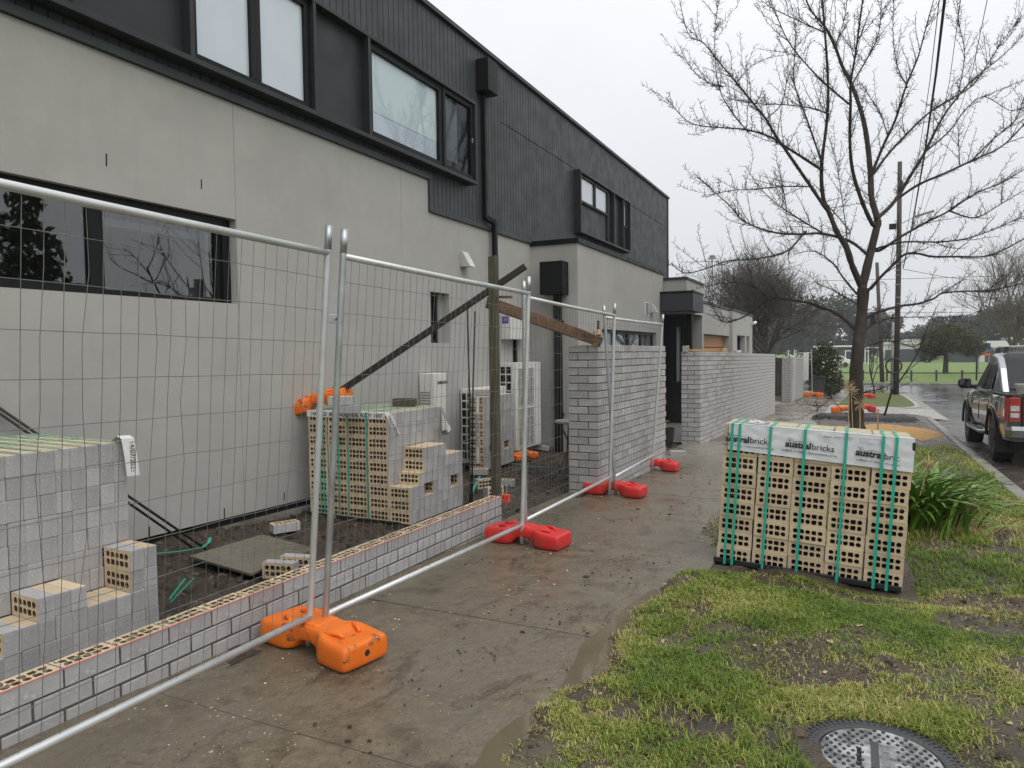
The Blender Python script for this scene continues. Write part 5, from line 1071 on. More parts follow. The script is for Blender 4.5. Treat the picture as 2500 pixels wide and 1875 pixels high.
# ------------------------------------------------------------------ the bare street tree
TZ=13.75
def atd(u,v,depth): return Vector((0,0,CAMH))+ray(u,v)*(depth/f)
z8=lambda a,b:(1600+a/2.37,b/2.37)
q6=lambda a,b:(2000+a/4.148,600+b/4.148)
q5=lambda a,b:(1600+a/4.148,600+b/4.148)
S=lambda fn,*p:[fn(*x) for x in p]
tree=thing('bare_tree','large bare street tree with spiky twigs behind the strapped brick pack','tree',(0.1,15.3,gz(15.3)))
BR=[ # (pixels, radius start, radius end)
 ([(2094,1075),(2093,1040),(2091,998),(2090,913),(2096,841),(2104,769),(2108,704)],0.135,0.10),
 (S(z8,(1200,1660),(1240,1480),(1275,1340),(1285,1270),(1252,1150),(1245,1020),(1230,850),(1200,680),(1140,500),(1080,380),(1040,270),(985,160),(900,60),(860,-40)),0.088,0.012),
 (S(z8,(1195,1660),(1140,1540),(1105,1430),(1050,1340),(1010,1240),(970,1140),(962,960),(990,720),(1000,500),(982,200),(965,0),(955,-60)),0.072,0.010),
 (S(z8,(985,1205),(900,1080),(790,920),(700,790),(640,690),(560,590),(470,480),(370,360),(280,250),(190,195),(140,0)),0.040,0.005),
 (S(z8,(958,980),(850,910),(740,840),(660,790),(530,750),(400,740),(200,710),(60,560)),0.032,0.004),
 (S(z8,(530,755),(450,660),(380,540),(350,400),(345,160),(370,0)),0.014,0.004),
 (S(z8,(1235,1480),(1150,1410),(1080,1380),(960,1350),(850,1355),(720,1350),(600,1320),(500,1270),(430,1190),(330,1100),(220,1000)),0.036,0.005),
 (S(z8,(960,1345),(870,1290),(760,1220),(690,1170),(600,1080),(520,960)),0.020,0.004),
 (S(z8,(760,1220),(745,1120),(720,1000),(700,930)),0.012,0.004),
 (S(z8,(900,1080),(740,1080),(560,1095),(420,1105),(290,1140)),0.016,0.004),
 (S(z8,(1000,660),(900,625),(740,605),(580,600),(420,570)),0.016,0.004),
 (S(z8,(862,1345),(780,1440),(680,1480),(560,1500),(420,1510),(290,1555),(170,1580),(90,1520)),0.022,0.006),
 (S(q6,(380,850),(300,780),(200,700),(100,650),(0,620))+S(q5,(1560,580),(1380,550),(1240,530),(1150,550),(1060,600),(960,680),(850,740),(740,770),(680,765),(620,690),(570,590),(500,500)),0.042,0.006),
 (S(q5,(1150,548),(1080,470),(960,400),(800,380),(650,385),(530,405)),0.016,0.004),
 (S(q5,(2045,590),(1900,510),(1780,440),(1640,380),(1560,290)),0.020,0.004),
 (S(q5,(2050,495),(1900,320),(1800,180),(1650,70),(1540,55),(1400,90)),0.024,0.005),
 (S(z8,(1255,1295),(1190,1150),(1140,980),(1125,800),(1130,600),(1130,480),(1160,300),(1180,150),(1200,0),(1210,-60)),0.045,0.008),
 (S(z8,(1285,1262),(1380,1170),(1480,1010),(1560,880),(1650,700),(1750,560),(1850,450),(2000,330),(2133,200)),0.044,0.006),
 (S(z8,(1250,1010),(1320,840),(1390,690),(1450,500),(1520,330),(1560,180),(1610,0)),0.034,0.007),
 (S(z8,(1262,1005),(1340,900),(1450,780),(1600,640),(1800,520),(1870,450),(2000,250),(2120,90)),0.034,0.005),
 (S(z8,(1400,1150),(1520,1070),(1680,1000),(1830,930),(2000,850),(2133,720),(2250,600)),0.034,0.008),
 (S(z8,(1295,1450),(1420,1370),(1560,1290),(1700,1220),(1850,1120),(2000,1060),(2133,980)),0.032,0.007),
 (S(z8,(1290,1435),(1440,1400),(1640,1400),(1800,1380),(1950,1330),(2133,1250)),0.024,0.006),
 (S(q6,(505,445),(600,340),(720,220),(860,90),(1000,80),(1150,110),(1400,110),(1650,110),(1850,50),(2090,-80)),0.034,0.010),
 (S(q6,(495,720),(600,670),(820,610),(980,590),(1150,540),(1250,480),(1500,460),(1700,455),(1900,420),(2090,370)),0.028,0.008),
 (S(q6,(465,850),(560,790),(700,740),(850,725),(1100,720),(1250,720),(1450,715)),0.018,0.004),
 (S(q6,(455,1020),(600,980),(700,965),(820,985),(930,1020),(1080,1070),(1200,1080),(1340,1060)),0.018,0.004),
 (S(q6,(310,1420),(200,1455),(130,1490),(100,1560),(0,1640),(-40,1680)),0.018,0.005),
 (S(q6,(430,1490),(520,1470),(620,1450),(640,1430)),0.014,0.006),
 (S(z8,(1130,500),(1230,330),(1290,200),(1310,0)),0.016,0.006),
 (S(z8,(1120,600),(1000,500),(880,380),(770,240),(690,60),(660,-20)),0.022,0.005),
 (S(z8,(960,930),(880,700),(820,540),(800,440),(810,260),(815,140)),0.022,0.005),
 (S(z8,(1455,500),(1400,380),(1375,200),(1380,0)),0.013,0.005),
 (S(z8,(990,1180),(1120,1330) ,(1105,1350)),0.01,0.01),
 (S(z8,(1108,1370),(1080,1150),(1050,960),(1010,800)),0.012,0.004),
 (S(z8,(1340,770),(1300,650),(1240,560),(1190,480)),0.014,0.004),
 (S(z8,(1560,880),(1700,760),(1790,640),(1900,560),(2050,640),(2133,625)),0.016,0.004),
 (S(z8,(1750,560),(1790,320),(1760,150),(1745,0)),0.014,0.004),
 (S(z8,(980,190),(850,130),(700,60),(610,0)),0.014,0.004),
 (S(z8,(1040,270),(1090,120),(1110,-10)),0.014,0.005),
 (S(z8,(1760,945),(1755,820),(1750,700)),0.012,0.004),
 (S(z8,(1830,930),(1960,800),(2080,700),(2133,560)),0.016,0.005),
 (S(z8,(1700,1220),(1850,1260),(2000,1180),(2133,1100)),0.016,0.005),
 (S(z8,(640,690),(730,600),(760,460),(770,300)),0.012,0.003),
 (S(z8,(470,480),(560,380),(690,320)),0.008,0.003),
 (S(z8,(390,500),(310,480),(210,400),(140,270)),0.010,0.003),
]
R=np.random.RandomState(21); tb=TB(); tw=TB(); placed=[]; twigs=0
def spurs(P,rad,dens,lmin,lmax,big):
    P=np.asarray(P); seg=np.linalg.norm(np.diff(P,axis=0),axis=1); L=seg.sum(); cum=np.concatenate([[0],np.cumsum(seg)])
    for s in np.arange(R.rand()*0.05,L,dens):
        s=s+R.normal(0,dens*0.3); 
        if s<0.02 or s>L: continue
        i=min(np.searchsorted(cum,s)-1,len(seg)-1); i=max(i,0); t=(s-cum[i])/(seg[i]+1e-9); p=P[i]*(1-t)+P[i+1]*t; d=(P[i+1]-P[i])/(seg[i]+1e-9); rr=rad[i]
        if rr>0.07: continue
        n=R.normal(size=3); n-=d*(n@d); n/=np.linalg.norm(n)+1e-9; l=R.uniform(lmin,lmax); e=d*0.35+n*0.8+np.array([0,0,0.25])
        e/=np.linalg.norm(e); p1=p+e*l*0.55+R.normal(0,0.008,3); p2=p+e*l+R.normal(0,0.02,3)+np.array([0,0,-0.01 if R.rand()<0.5 else 0.02]); tw.tube([p,p1,p2],[0.0046,0.0036,0.0022],3)
        if R.rand()<0.45:
            e2=e+R.normal(0,0.6,3); tw.tube([p1,p1+e2*l*0.4],[0.0032,0.002],3)
def smoothpath(P,n):
    P=np.asarray(P); k=len(P); t=np.linspace(0,k-1,n); out=[]
    for x in t:
        i=min(int(x),k-2); u=x-i; p0,p1,p2,p3=P[max(i-1,0)],P[i],P[i+1],P[min(i+2,k-1)]
        out.append(0.5*((2*p1)+(-p0+p2)*u+(2*p0-5*p1+4*p2-p3)*u*u+(-p0+3*p1-3*p2+p3)*u**3))
    return np.array(out)
for bi,(px,r0,r1) in enumerate(BR):
    if placed:
        A=np.concatenate([p[0] for p in placed]); D=np.concatenate([p[1] for p in placed]); j=np.argmin(np.hypot(A[:,0]-px[0][0],A[:,1]-px[0][1])); d0=D[j]
        if np.hypot(A[j,0]-px[0][0],A[j,1]-px[0][1])>1.5: px=[(float(A[j,0]),float(A[j,1]))]+list(px)
    else: d0=TZ
    k=R.uniform(-0.75,0.75) if bi>2 else (0,0.12,-0.15)[bi]
    pts=[];dep=[];acc=0
    for i,(u,v) in enumerate(px):
        if i: acc+=math.hypot(u-px[i-1][0],v-px[i-1][1])*TZ/f
        dd=d0+k*acc+0.05*math.sin(acc*3+bi); dep.append(dd); pts.append(np.array(atd(u,v,dd)))
    n=len(px)*4; P=smoothpath(pts,n); rr=1.05*(r0+(r1-r0)*np.linspace(0,1,n)**0.8); rr*=1+0.06*R.normal(size=n); 
    if bi==0: rr[:6]*=np.linspace(1.35,1.02,6); P[0]=[P[1][0],P[1][1],gz(15.3)-0.05]
    tb.tube(P,rr,10 if r0>0.04 else 6); tt=np.linspace(0,len(px)-1,len(px)*8); ii=np.arange(len(px)); pa=np.array(px); placed.append((np.stack([np.interp(tt,ii,pa[:,0]),np.interp(tt,ii,pa[:,1])],1),np.interp(tt,ii,np.array(dep))))
    if bi>0:
        spurs(P,rr,0.034,0.03,0.16,True)
        L=np.linalg.norm(np.diff(P,axis=0),axis=1).sum()
        for q in range(int(L*5.4)):   # side twigs
            i=R.randint(int(n*0.25),n-1); d=P[i]-P[i-1]; d/=np.linalg.norm(d)+1e-9; nn=R.normal(size=3); nn-=d*(nn@d); nn/=np.linalg.norm(nn); e=d*0.6+nn*0.55+np.array([0,0,0.35]); e/=np.linalg.norm(e); l=R.uniform(0.25,0.85)
            T=[P[i]]; 
            for s in range(5): e=e+R.normal(0,0.10,3)+np.array([0,0,0.05]); e/=np.linalg.norm(e); T.append(T[-1]+e*l/5)
            T=np.array(T); rt=np.linspace(min(0.0085,rr[i]*0.6),0.003,6); tw.tube(T,rt,3); spurs(T,rt,0.04,0.02,0.10,False)
tb.build('limbs','bark',tree); tw.build('twigs','twig',tree)
# leaning sapling beside it
sap=thing('leaning_sapling','thin bare sapling leaning right beside the street tree','sapling',(0.75,15.0,gz(15))); ts=TB()
for px,r0,r1 in ((S(q6,(660,1720),(680,1659),(740,1470),(850,1320),(990,1100),(1040,980),(1130,740),(1220,570)),0.022,0.004),(S(q6,(860,1310),(1000,1180),(1150,1130),(1280,1060)),0.008,0.003),(S(q6,(990,1100),(930,960),(850,830)),0.007,0.003),(S(q6,(780,1440),(880,1400),(985,1345)),0.006,0.003),(S(q6,(1040,980),(1150,800),(1180,600)),0.006,0.002)):
    P=smoothpath([np.array(atd(u,v,13.4)) for u,v in px],len(px)*3); ts.tube(P,np.linspace(r0,r1,len(P)),6)
ts.build('stem','twig',sap)
st_=onG(2143,1065); tag(MB().beam(V3(st_.x,st_.y,gz(st_.y)),V3(st_.x,st_.y,gz(st_.y)+0.55),0.03,0.03).build('garden_stake','straw'),'short pale garden stake in the orange sand','stake')
# dry flower stems in front of the trunk
dr=thing('dry_flower_stems','dry straw-coloured seed heads on stems in front of the tree trunk','plant',(0.0,8.4,gz(8.4))); dp=8.4
for (u,v,ub,vb) in ((2078,955,2090,1075),(2100,985,2100,1075),(2073,945,2070,1075)):
    a=onY(u,v,dp); b=onY(ub,vb,dp); part('stem','straw',dr,lambda m:m.tube([V3(b.x,b.y,gz(dp)+0.02),a],0.006,5))
    m=MB()
    for i in range(46):
        e=Vector((rnd.gauss(0,1),rnd.gauss(0,1),rnd.gauss(0.2,1))).normalized(); l=rnd.uniform(0.05,0.10); m.tube([a,a+e*l*0.6,a+e*l],[0.0016,0.002,0.003],3,False)
    m.build('seed_head','straw',dr)
# ------------------------------------------------------------------ agapanthus
ag=thing('strap_leaf_plant','lush green strap-leaved clump behind the right side of the brick pack','plant',(0.55,7.05,gz(7.1)))
M('strap_leaf',(0.16,0.285,0.03),(0.09,0.195,0.021),scale=3,rough=0.28,rand=0.25,spec=0.5)
LV=[]
for s in range(7):
    R2=random.Random(40+s); L=R2.uniform(0.52,0.78); w=R2.uniform(0.017,0.026); bend=R2.uniform(1.3,2.3); a0=R2.uniform(0.05,0.5); V=[];F=[]; p=Vector((0,0,0)); n=9
    for i in range(n+1):
        t=i/n; ang=a0+bend*t**1.3; ww=w*(0.75+0.6*t if t<0.4 else 1.0-(max(0,t-0.55)/0.45)**2*0.97)
        V+= [(p.x,-ww,p.z+0.006),(p.x,0,p.z),(p.x,ww,p.z+0.006)]; p=p+Vector((math.sin(ang),0,math.cos(ang)))*(L/n)
    for i in range(n):
        for j in (0,1): a=i*3+j; F.append((a,a+1,a+4,a+3))
    LV.append(np_mesh('leaf',V,F,'strap_leaf',smooth=True))
R2=random.Random(3)
for i in range(295):
    x=R2.gauss(-0.08,0.17); y=R2.gauss(0,0.20); az=math.atan2(y,x)+R2.gauss(0,0.6)
    if R2.random()<0.5: az=R2.gauss(-0.5,0.6)
    inst('leaf',LV[i%7],ag,(x,y,0.01),(0,R2.gauss(0,0.12),az),(R2.uniform(0.72,1.08),)*3)
for (dx,dy,h,lean) in ((0.02,-0.18,0.60,0.12),(0.33,-0.25,0.30,0.3)):
    part('flower_stem','straw',ag,lambda m:m.tube([V3(0.55+dx-lean,7.05+dy,gz(7.2)+0.05),V3(0.55+dx,7.05+dy,gz(7.2)+h)],0.006,5)); a=V3(0.55+dx,7.05+dy,gz(7.2)+h); m=MB()
    for i in range(60):
        e=Vector((rnd.gauss(0,1),rnd.gauss(0,1),rnd.gauss(-0.3,0.8))).normalized(); l=rnd.uniform(0.05,0.09); m.tube([a,a+e*l],[0.0016,0.003],3,False)
    m.build('seed_head','straw',ag)
# ------------------------------------------------------------------ other bare trees
def bare_tree(name,label,base,H,spread,seed,mat,levels=5,r0=0.16,dense=1.0,up=0.45,trunk=0.22,first=7):
    R=np.random.RandomState(seed); t=TB(); tr=thing(name,label,'tree',base,'bare trees')
    b=np.array(base,float)
    def grow(p,d,L,r,lev):
        n=5; P=[p]; 
        for i in range(n): d=d+R.normal(0,0.11,3)+np.array([0,0,0.04*up*2]); d/=np.linalg.norm(d); P.append(P[-1]+d*L/n)
        t.tube(P,np.linspace(r,r*0.55,n+1),5 if lev<2 else 3)
        if lev>=levels: return
        k=int((first if lev==0 else (4.2 if lev<levels-1 else 4.6))*dense+R.rand())
        for i in range(k):
            q=R.uniform(0.3,1.0) if lev else R.uniform(0.55,1.0); j=min(int(q*n),n-1); pp=P[j]+(P[j+1]-P[j])*(q*n-j); nn=R.normal(size=3); nn-=d*(nn@d); nn/=np.linalg.norm(nn)+1e-9
            e=d*0.62+nn*0.62*spread+np.array([0,0,up*0.5]); e/=np.linalg.norm(e); grow(pp,e,L*R.uniform(0.55,0.82)*(1.5 if lev==0 else 1.0),max(r*0.5,0.0075),lev+1)
    grow(b,np.array([0,0,1.0]),H*trunk,r0,0); t.build('branches',mat,tr,smooth=False); return tr
p=onG(1890,925); 
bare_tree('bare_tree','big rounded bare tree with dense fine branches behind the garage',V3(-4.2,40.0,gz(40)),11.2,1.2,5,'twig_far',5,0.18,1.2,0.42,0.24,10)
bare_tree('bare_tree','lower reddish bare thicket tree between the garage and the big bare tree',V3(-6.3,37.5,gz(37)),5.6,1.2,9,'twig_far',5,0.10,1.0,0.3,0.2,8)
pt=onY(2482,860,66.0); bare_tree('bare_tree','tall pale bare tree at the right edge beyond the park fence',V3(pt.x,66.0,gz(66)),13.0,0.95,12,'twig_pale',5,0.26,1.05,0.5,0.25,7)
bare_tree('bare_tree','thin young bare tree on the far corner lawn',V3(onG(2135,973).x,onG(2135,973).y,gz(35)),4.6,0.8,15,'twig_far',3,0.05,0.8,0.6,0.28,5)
bare_tree('bare_tree','bare tree across the road, mirrored in the left ground-floor window',V3(7.5,15.5,gz(15)),9.5,1.2,31,'twig',4,0.17,0.75,0.4,0.25,7)
bare_tree('bare_tree','second bare tree across the road, mirrored at the far left of the window',V3(11.5,12.0,gz(12)),8.0,1.1,33,'twig',4,0.15,0.7,0.4,0.25,6)
# ------------------------------------------------------------------ evergreen shapes
def leafy(name,label,base,blobs,n,size,pal,seed,cat='tree',trunk=None,mat='leaf_dull',group=None,flowers=None,hollow=0.45):
    t=thing(name,label,cat,base,group); V,F,C=leafcloud([np.array(base)+np.array(b[:3]) for b in blobs],[b[3] for b in blobs],n,size,pal,seed,hollow=hollow)
    link('crown' if cat=='tree' else 'foliage',np_mesh('crown',V,F,mat,C),t)
    if trunk: TBt=TB(); TBt.tube([np.array(base),np.array(base)+np.array([0.03,0,trunk[1]*0.5]),np.array(base)+np.array([0,0,trunk[1]])],[trunk[0],trunk[0]*0.8,trunk[0]*0.6],8); TBt.build('trunk','bark',t)
    if flowers:
        V,F,C=leafcloud([np.array(base)+np.array(b[:3]) for b in blobs],[b[3]*1.05 for b in blobs],flowers,0.06,[(0.75,0.68,0.62),(0.7,0.6,0.55)],seed+1,hollow=0.85); link('flowers',np_mesh('flowers',V,F,mat,C),t)
    return t
GR=[(0.035,0.05,0.018),(0.05,0.062,0.02),(0.065,0.07,0.024)]; YG=[(0.13,0.13,0.025),(0.17,0.15,0.03),(0.09,0.10,0.025)]
b=onG(2308,912); leafy('pine_tree','round clipped dark pine standing on the park lawn behind the cross street',V3(b.x,b.y,gz(60)),[(-0.6,0,2.9,1.55),(0.5,0,3.1,1.45),(1.9,0.3,2.6,1.25),(-1.2,0,2.2,1.1),(2.2,0,2.2,0.9),(0.2,0.3,3.8,0.9),(-1.4,0,1.5,0.6)],9000,0.11,[(0.05,0.058,0.02),(0.075,0.075,0.024),(0.10,0.088,0.028)],51,trunk=(0.26,2.4))
b=onY(2008,880,37.0); leafy('flowering_shrub','tall dark shrub dotted with pale flowers beside the footpath',V3(b.x,37,gz(37)),[(0,0,0.9,0.8),(0.1,0,1.7,0.75),(-0.3,0.1,1.3,0.8),(0.35,0,0.6,0.6),(0.1,0,2.2,0.45)],7000,0.06,GR,53,'shrub',flowers=260)
b=onY(1945,850,38.5); leafy('hedge','yellow-green hedge top above the far brick wall',V3(b.x,38.5,gz(38)),[(i*0.45-1.6,0.1*math.sin(i),1.35+0.12*math.sin(i*2),0.55) for i in range(7)],5000,0.05,YG,55,'hedge')
b=onY(2018,905,34.8); leafy('low_hedge','small rounded green hedge at the end of the garden by the path',V3(b.x-0.1,36.2,gz(36)),[(0,0,0.35,0.4),(0.3,0.2,0.3,0.35),(-0.4,0,0.3,0.35)],2200,0.045,GR,57,'hedge')
# far tree line
rt=random.Random(77); PALF=[(0.05,0.06,0.038),(0.065,0.072,0.045),(0.08,0.08,0.052)]
spots=[(1755,150,9),(1800,165,12),(1845,160,11),(1885,170,13),(1925,155,12),(1965,165,13),(2000,150,11.5),(2035,160,14),(2075,170,11),(2115,175,12),(2160,165,9),(2205,190,6.5),(2245,190,6.5),(2285,180,8),(2325,175,9),(2370,165,9.5),(2410,160,9.5),(2450,150,11),(2490,150,12),(2530,160,12)]
names=['far left','second','third','fourth','fifth','sixth','seventh','eighth','ninth','tenth','eleventh','twelfth','thirteenth','fourteenth','fifteenth','sixteenth','seventeenth','eighteenth','nineteenth','last']
for i,(u,d,h) in enumerate(spots):
    p=onY(u,860,d); bl=[(rt.uniform(-3.2,3.2),rt.uniform(-2,2),h*rt.uniform(0.45,0.85),h*rt.uniform(0.16,0.28)) for _ in range(8)]+[(rt.uniform(-2,2),0,h*0.25,h*0.2) for _ in range(3)]
    leafy('gum_tree','hazy grey-green tree in the far tree line, %s from the left'%names[i],V3(p.x,d,gz(60)),bl,2400,0.42,PALF if i%3 else [(0.06,0.058,0.042),(0.075,0.07,0.05)],100+i,trunk=(0.3,h*0.5),group='far tree line',hollow=0.3)
# conifer seen in the window reflection
leafy('conifer','dark conifer across the road, mirrored in the left window',V3(13.0,13.5,gz(13)),[(rt.gauss(0,0.9*(1-k/9)),rt.gauss(0,0.9*(1-k/9)),1.0+k*0.8,1.7*(1-k/10)) for k in range(10)],5000,0.16,GR,201,trunk=(0.2,3))
# ------------------------------------------------------------------ poles, wires, lights
pb=onG(2190,965); up_=thing('utility_pole','tall weathered timber power pole on the far corner lawn','pole',(pb.x,pb.y,gz(pb.y)))
ptop=onY(2197,395,pb.y); part('shaft','pole_wood',up_,lambda m:m.tube([V3(pb.x-0.05,pb.y,gz(pb.y)),V3((pb.x+ptop.x)/2,pb.y,ptop.z/2),V3(ptop.x,pb.y,ptop.z)],[0.13,0.115,0.095],12),smooth=True)
la=onY(2205,505,pb.y); lb_=onY(2282,517,pb.y); part('lamp_arm','galv',up_,lambda m:(m.tube([V3(pb.x,pb.y,onY(2200,548,pb.y).z),onY(2236,528,pb.y)],0.025,6))); part('lamp_head','pole_grey',up_,lambda m:m.beam(onY(2234,529,pb.y),onY(2281,514,pb.y),0.16,0.09),bevel=0.02)
part('transformer_box','black_metal',up_,lambda m:m.box(pb.x-0.42,pb.x-0.12,pb.y-0.2,pb.y+0.05,onY(2180,560,pb.y).z,onY(2180,550,pb.y).z+0.05))
for v in (645,660,672,695,726,742): q=onY(2192,v,pb.y); part('pole_band','pole_grey',up_,lambda m:m.tube([V3(q.x,q.y,q.z-0.02),V3(q.x,q.y,q.z+0.02)],0.128,12))
part('conduit','pole_grey',up_,lambda m:m.tube([V3(pb.x-0.24,pb.y-0.1,gz(pb.y)),V3(pb.x-0.2,pb.y-0.1,2.6)],0.06,8),smooth=True)
rc=onY(2182,893,pb.y-0.3); hp=thing('ring_sign','black ring hung on the front of the timber power pole','ring',rc)
part('ring','black_plastic',hp,lambda m:m.tube([rc+V3(0.33*math.cos(a),0,0.35*math.sin(a)) for a in np.linspace(0,2*math.pi,33)],0.04,8,False),smooth=True); part('hanger','black_plastic',hp,lambda m:m.tube([rc+V3(-0.12,0,0.3),rc+V3(0.1,0.1,0.12)],0.015,6))
p2=onG(2154,933); t2=onY(2141,641,p2.y); pl2=thing('power_pole','slim dark pole past the cross street, left of the timber power pole','pole',(p2.x,p2.y,gz(p2.y)))
part('shaft','pole_wood',pl2,lambda m:m.tube([V3(p2.x,p2.y,gz(p2.y)),V3(t2.x,p2.y,t2.z)],[0.15,0.11],10),smooth=True); q=onY(2138,778,p2.y); part('meter_box','black_metal',pl2,lambda m:m.box(q.x-0.35,q.x-0.05,p2.y-0.2,p2.y,q.z-0.4,q.z+0.3))
def cable(label,pts,r): tag(MB().tube(pts,r,5,False).build('overhead_cable','cable',smooth=True),label,'cable','overhead wires')
att=onY(2205,655,pb.y)
cable('thick bundled overhead cable running from the power pole over the tree',[V3(-0.2,-6,8.6),onY(2306,0,12),onY(2285,180,15.5),onY(2258,371,21),onY(2225,560,30),att],0.022)
cable('thin wire just left of the thick overhead cable',[V3(-0.6,-6,8.4),onY(2293,0,12),onY(2270,200,16),onY(2240,400,22),onY(2215,560,30),onY(2203,640,pb.y)],0.007)
cable('thin wire far right of the thick overhead cable',[V3(0.6,-6,8.6),onY(2410,0,13),onY(2375,170,17),onY(2300,400,24),onY(2240,560,31),onY(2205,640,pb.y)],0.006)
cable('thin wire right beside the thick overhead cable',[V3(0.2,-6,8.6),onY(2345,0,13),onY(2318,200,17),onY(2270,420,24),onY(2225,600,32),onY(2204,650,pb.y)],0.006)
cable('level wire from the power pole to the right along the cross street',[onY(2205,657,pb.y),onY(2300,675,pb.y+6),onY(2420,690,pb.y+14),onY(2520,695,pb.y+22)],0.014)
cable('faint level wire crossing far behind the trees',[onY(1990,686,60),onY(2200,681,60),onY(2400,675,60),onY(2520,672,60)],0.016)
cable('second faint level wire crossing far behind the trees',[onY(2140,764,62),onY(2300,763,62),onY(2520,760,62)],0.014)
mq=onY(1739,632,120); mast=thing('floodlight_mast','tall thin sports floodlight mast left of the big bare tree','light mast',(mq.x,120,gz(60)))
part('mast','pole_grey',mast,lambda m:m.tube([V3(mq.x,120,gz(60)),V3(mq.x,120,mq.z)],[0.16,0.10],8)); part('lamp_head','pole_grey',mast,lambda m:(m.box(mq.x-0.6,mq.x+0.6,119.8,120.2,mq.z-0.1,mq.z+0.35),m.box(mq.x-0.4,mq.x+0.4,119.7,120.3,mq.z+0.4,mq.z+0.6)),bevel=0.05)
# ------------------------------------------------------------------ park: fence, goals, sheds, sign, car
pfz=thing('park_fence','low dark post and rail fence along the park lawn','fence',(2,58.4,gz(60)))
for i in range(26):
    x=-18+i*1.55; part('post','fence_brown',pfz,lambda m:m.box(x-0.06,x+0.06,58.34,58.46,gz(60)-0.1,gz(60)+0.78))
part('rail','fence_brown',pfz,lambda m:m.box(-19,23,58.37,58.43,gz(60)+0.55,gz(60)+0.62))
def goal(label,u0,u1,vt,d,h):
    a=onY(u0,880,d); c=onY(u1,880,d); t=thing('goal_frame',label,'goal',(a.x,d,gz(60)),'football goals'); z0=gz(60)
    for x in (a.x,c.x): part('upright','white_paint',t,lambda m:m.box(x-0.07,x+0.07,d-0.07,d+0.07,z0,z0+h))
    part('crossbar','white_paint',t,lambda m:m.box(a.x-0.07,c.x+0.07,d-0.068,d+0.068,z0+h-0.07,z0+h+0.07)); 
    for x in (a.x,c.x): part('stay','white_paint',t,lambda m:m.tube([V3(x,d,z0+h),V3(x,d+1.8,z0+0.05)],0.05,5))
goal('left white football goal behind the flowering shrub',2064,2120,860,112,2.0); goal('right white football goal behind the tree trunk',2112,2146,850,118,2.4)
def shed(label,u0,u1,d,h,wall,roof,doors=(),roofh=0.5):
    a=onY(u0,880,d); c=onY(u1,880,d); z0=gz(60); t=thing('pavilion',label,'building',((a.x+c.x)/2,d,z0),'far buildings')
    part('wall',wall,t,lambda m:m.box(a.x,c.x,d,d+8,z0,z0+h)); part('roof',roof,t,lambda m:m.box(a.x-0.3,c.x+0.3,d-0.3,d+8.3,z0+h+0.003,z0+h+roofh),bevel=0.03)
    for (f0,f1,hh,mt) in doors: part('door',mt,t,lambda m:m.box(a.x+(c.x-a.x)*f0,a.x+(c.x-a.x)*f1,d-0.06,d-0.01,z0,z0+hh))
    return t
shed('long dark shed with a thin white roof edge behind the football goals',1990,2125,134,2.55,'shed_dark','white_paint',((0.65,0.67,1.6,'white_paint'),),0.28)
shed('pale pavilion with dark roller doors left of the clipped pine',2155,2272,132,2.9,'shed_pale','shed_pale',((0.05,0.3,2.0,'shed_dark'),(0.36,0.9,2.1,'shed_dark')),0.8)
shed('dark pavilion with a white fascia right of the clipped pine',2330,2480,128,2.3,'shed_dark','white_paint',((0.4,0.5,1.9,'shed_pale'),),0.9)
shed('tall dark building at the far right behind the bare tree',2470,2560,140,3.4,'shed_dark','shed_pale',(),0.4)
sg=thing('park_sign','blue notice board with white lettering at the park edge','sign',(onY(2400,870,78).x,78,gz(60))); a=onY(2386,838,78); c=onY(2418,862,78)
part('board','sign_blue',sg,lambda m:m.box(a.x,c.x,77.95,78.05,c.z,a.z)); part('stripe','orange_plastic',sg,lambda m:m.box(a.x,c.x,77.955,78.045,c.z-0.2,c.z-0.002))
for k in range(4): part('text_line','white_paint',sg,lambda m:m.box(a.x+0.15,c.x-0.2-0.1*(k%2),77.93,77.948,a.z-0.22-k*0.22,a.z-0.16-k*0.22))
for x in (a.x+0.1,c.x-0.1): part('post','pole_grey',sg,lambda m:m.box(x-0.05,x+0.05,77.97,78.03,gz(60),c.z-0.2))
sp2=onY(2384,905,60); tag(MB().tube([V3(sp2.x,60,gz(60)),V3(sp2.x,60,onY(2382,850,60).z)],0.05,8).build('sign_post','black_metal',smooth=True),'slim black post at the park edge under the blue notice board','post')
# white car parked behind the goals, seen over the grass
cq=onY(2036,878,98); wc_=thing('parked_car','small white car parked far off behind the flowering shrub','car',(cq.x,98,gz(60)))
z0=gz(60); prof=[(0,0.35),(0.05,0.75),(0.5,0.85),(1.1,0.92),(1.7,1.40),(3.0,1.42),(3.6,1.0),(4.1,0.92),(4.2,0.4)]
part('body','white_paint',wc_,lambda m:m.prism([(cq.x-2.1+x,98,z0+z) for x,z in prof],(0,1.7,0)),bevel=0.08); part('window','black_metal',wc_,lambda m:m.prism([(cq.x-2.1+x,97.985,z0+z) for x,z in ((1.35,0.98),(1.8,1.33),(2.9,1.35),(3.35,1.0))],(0,0.01,0)))
for x in (0.8,3.4): part('wheel','black_plastic',wc_,lambda m:m.tube([(cq.x-2.1+x,97.95,z0+0.32),(cq.x-2.1+x,98.2,z0+0.32)],0.32,14))
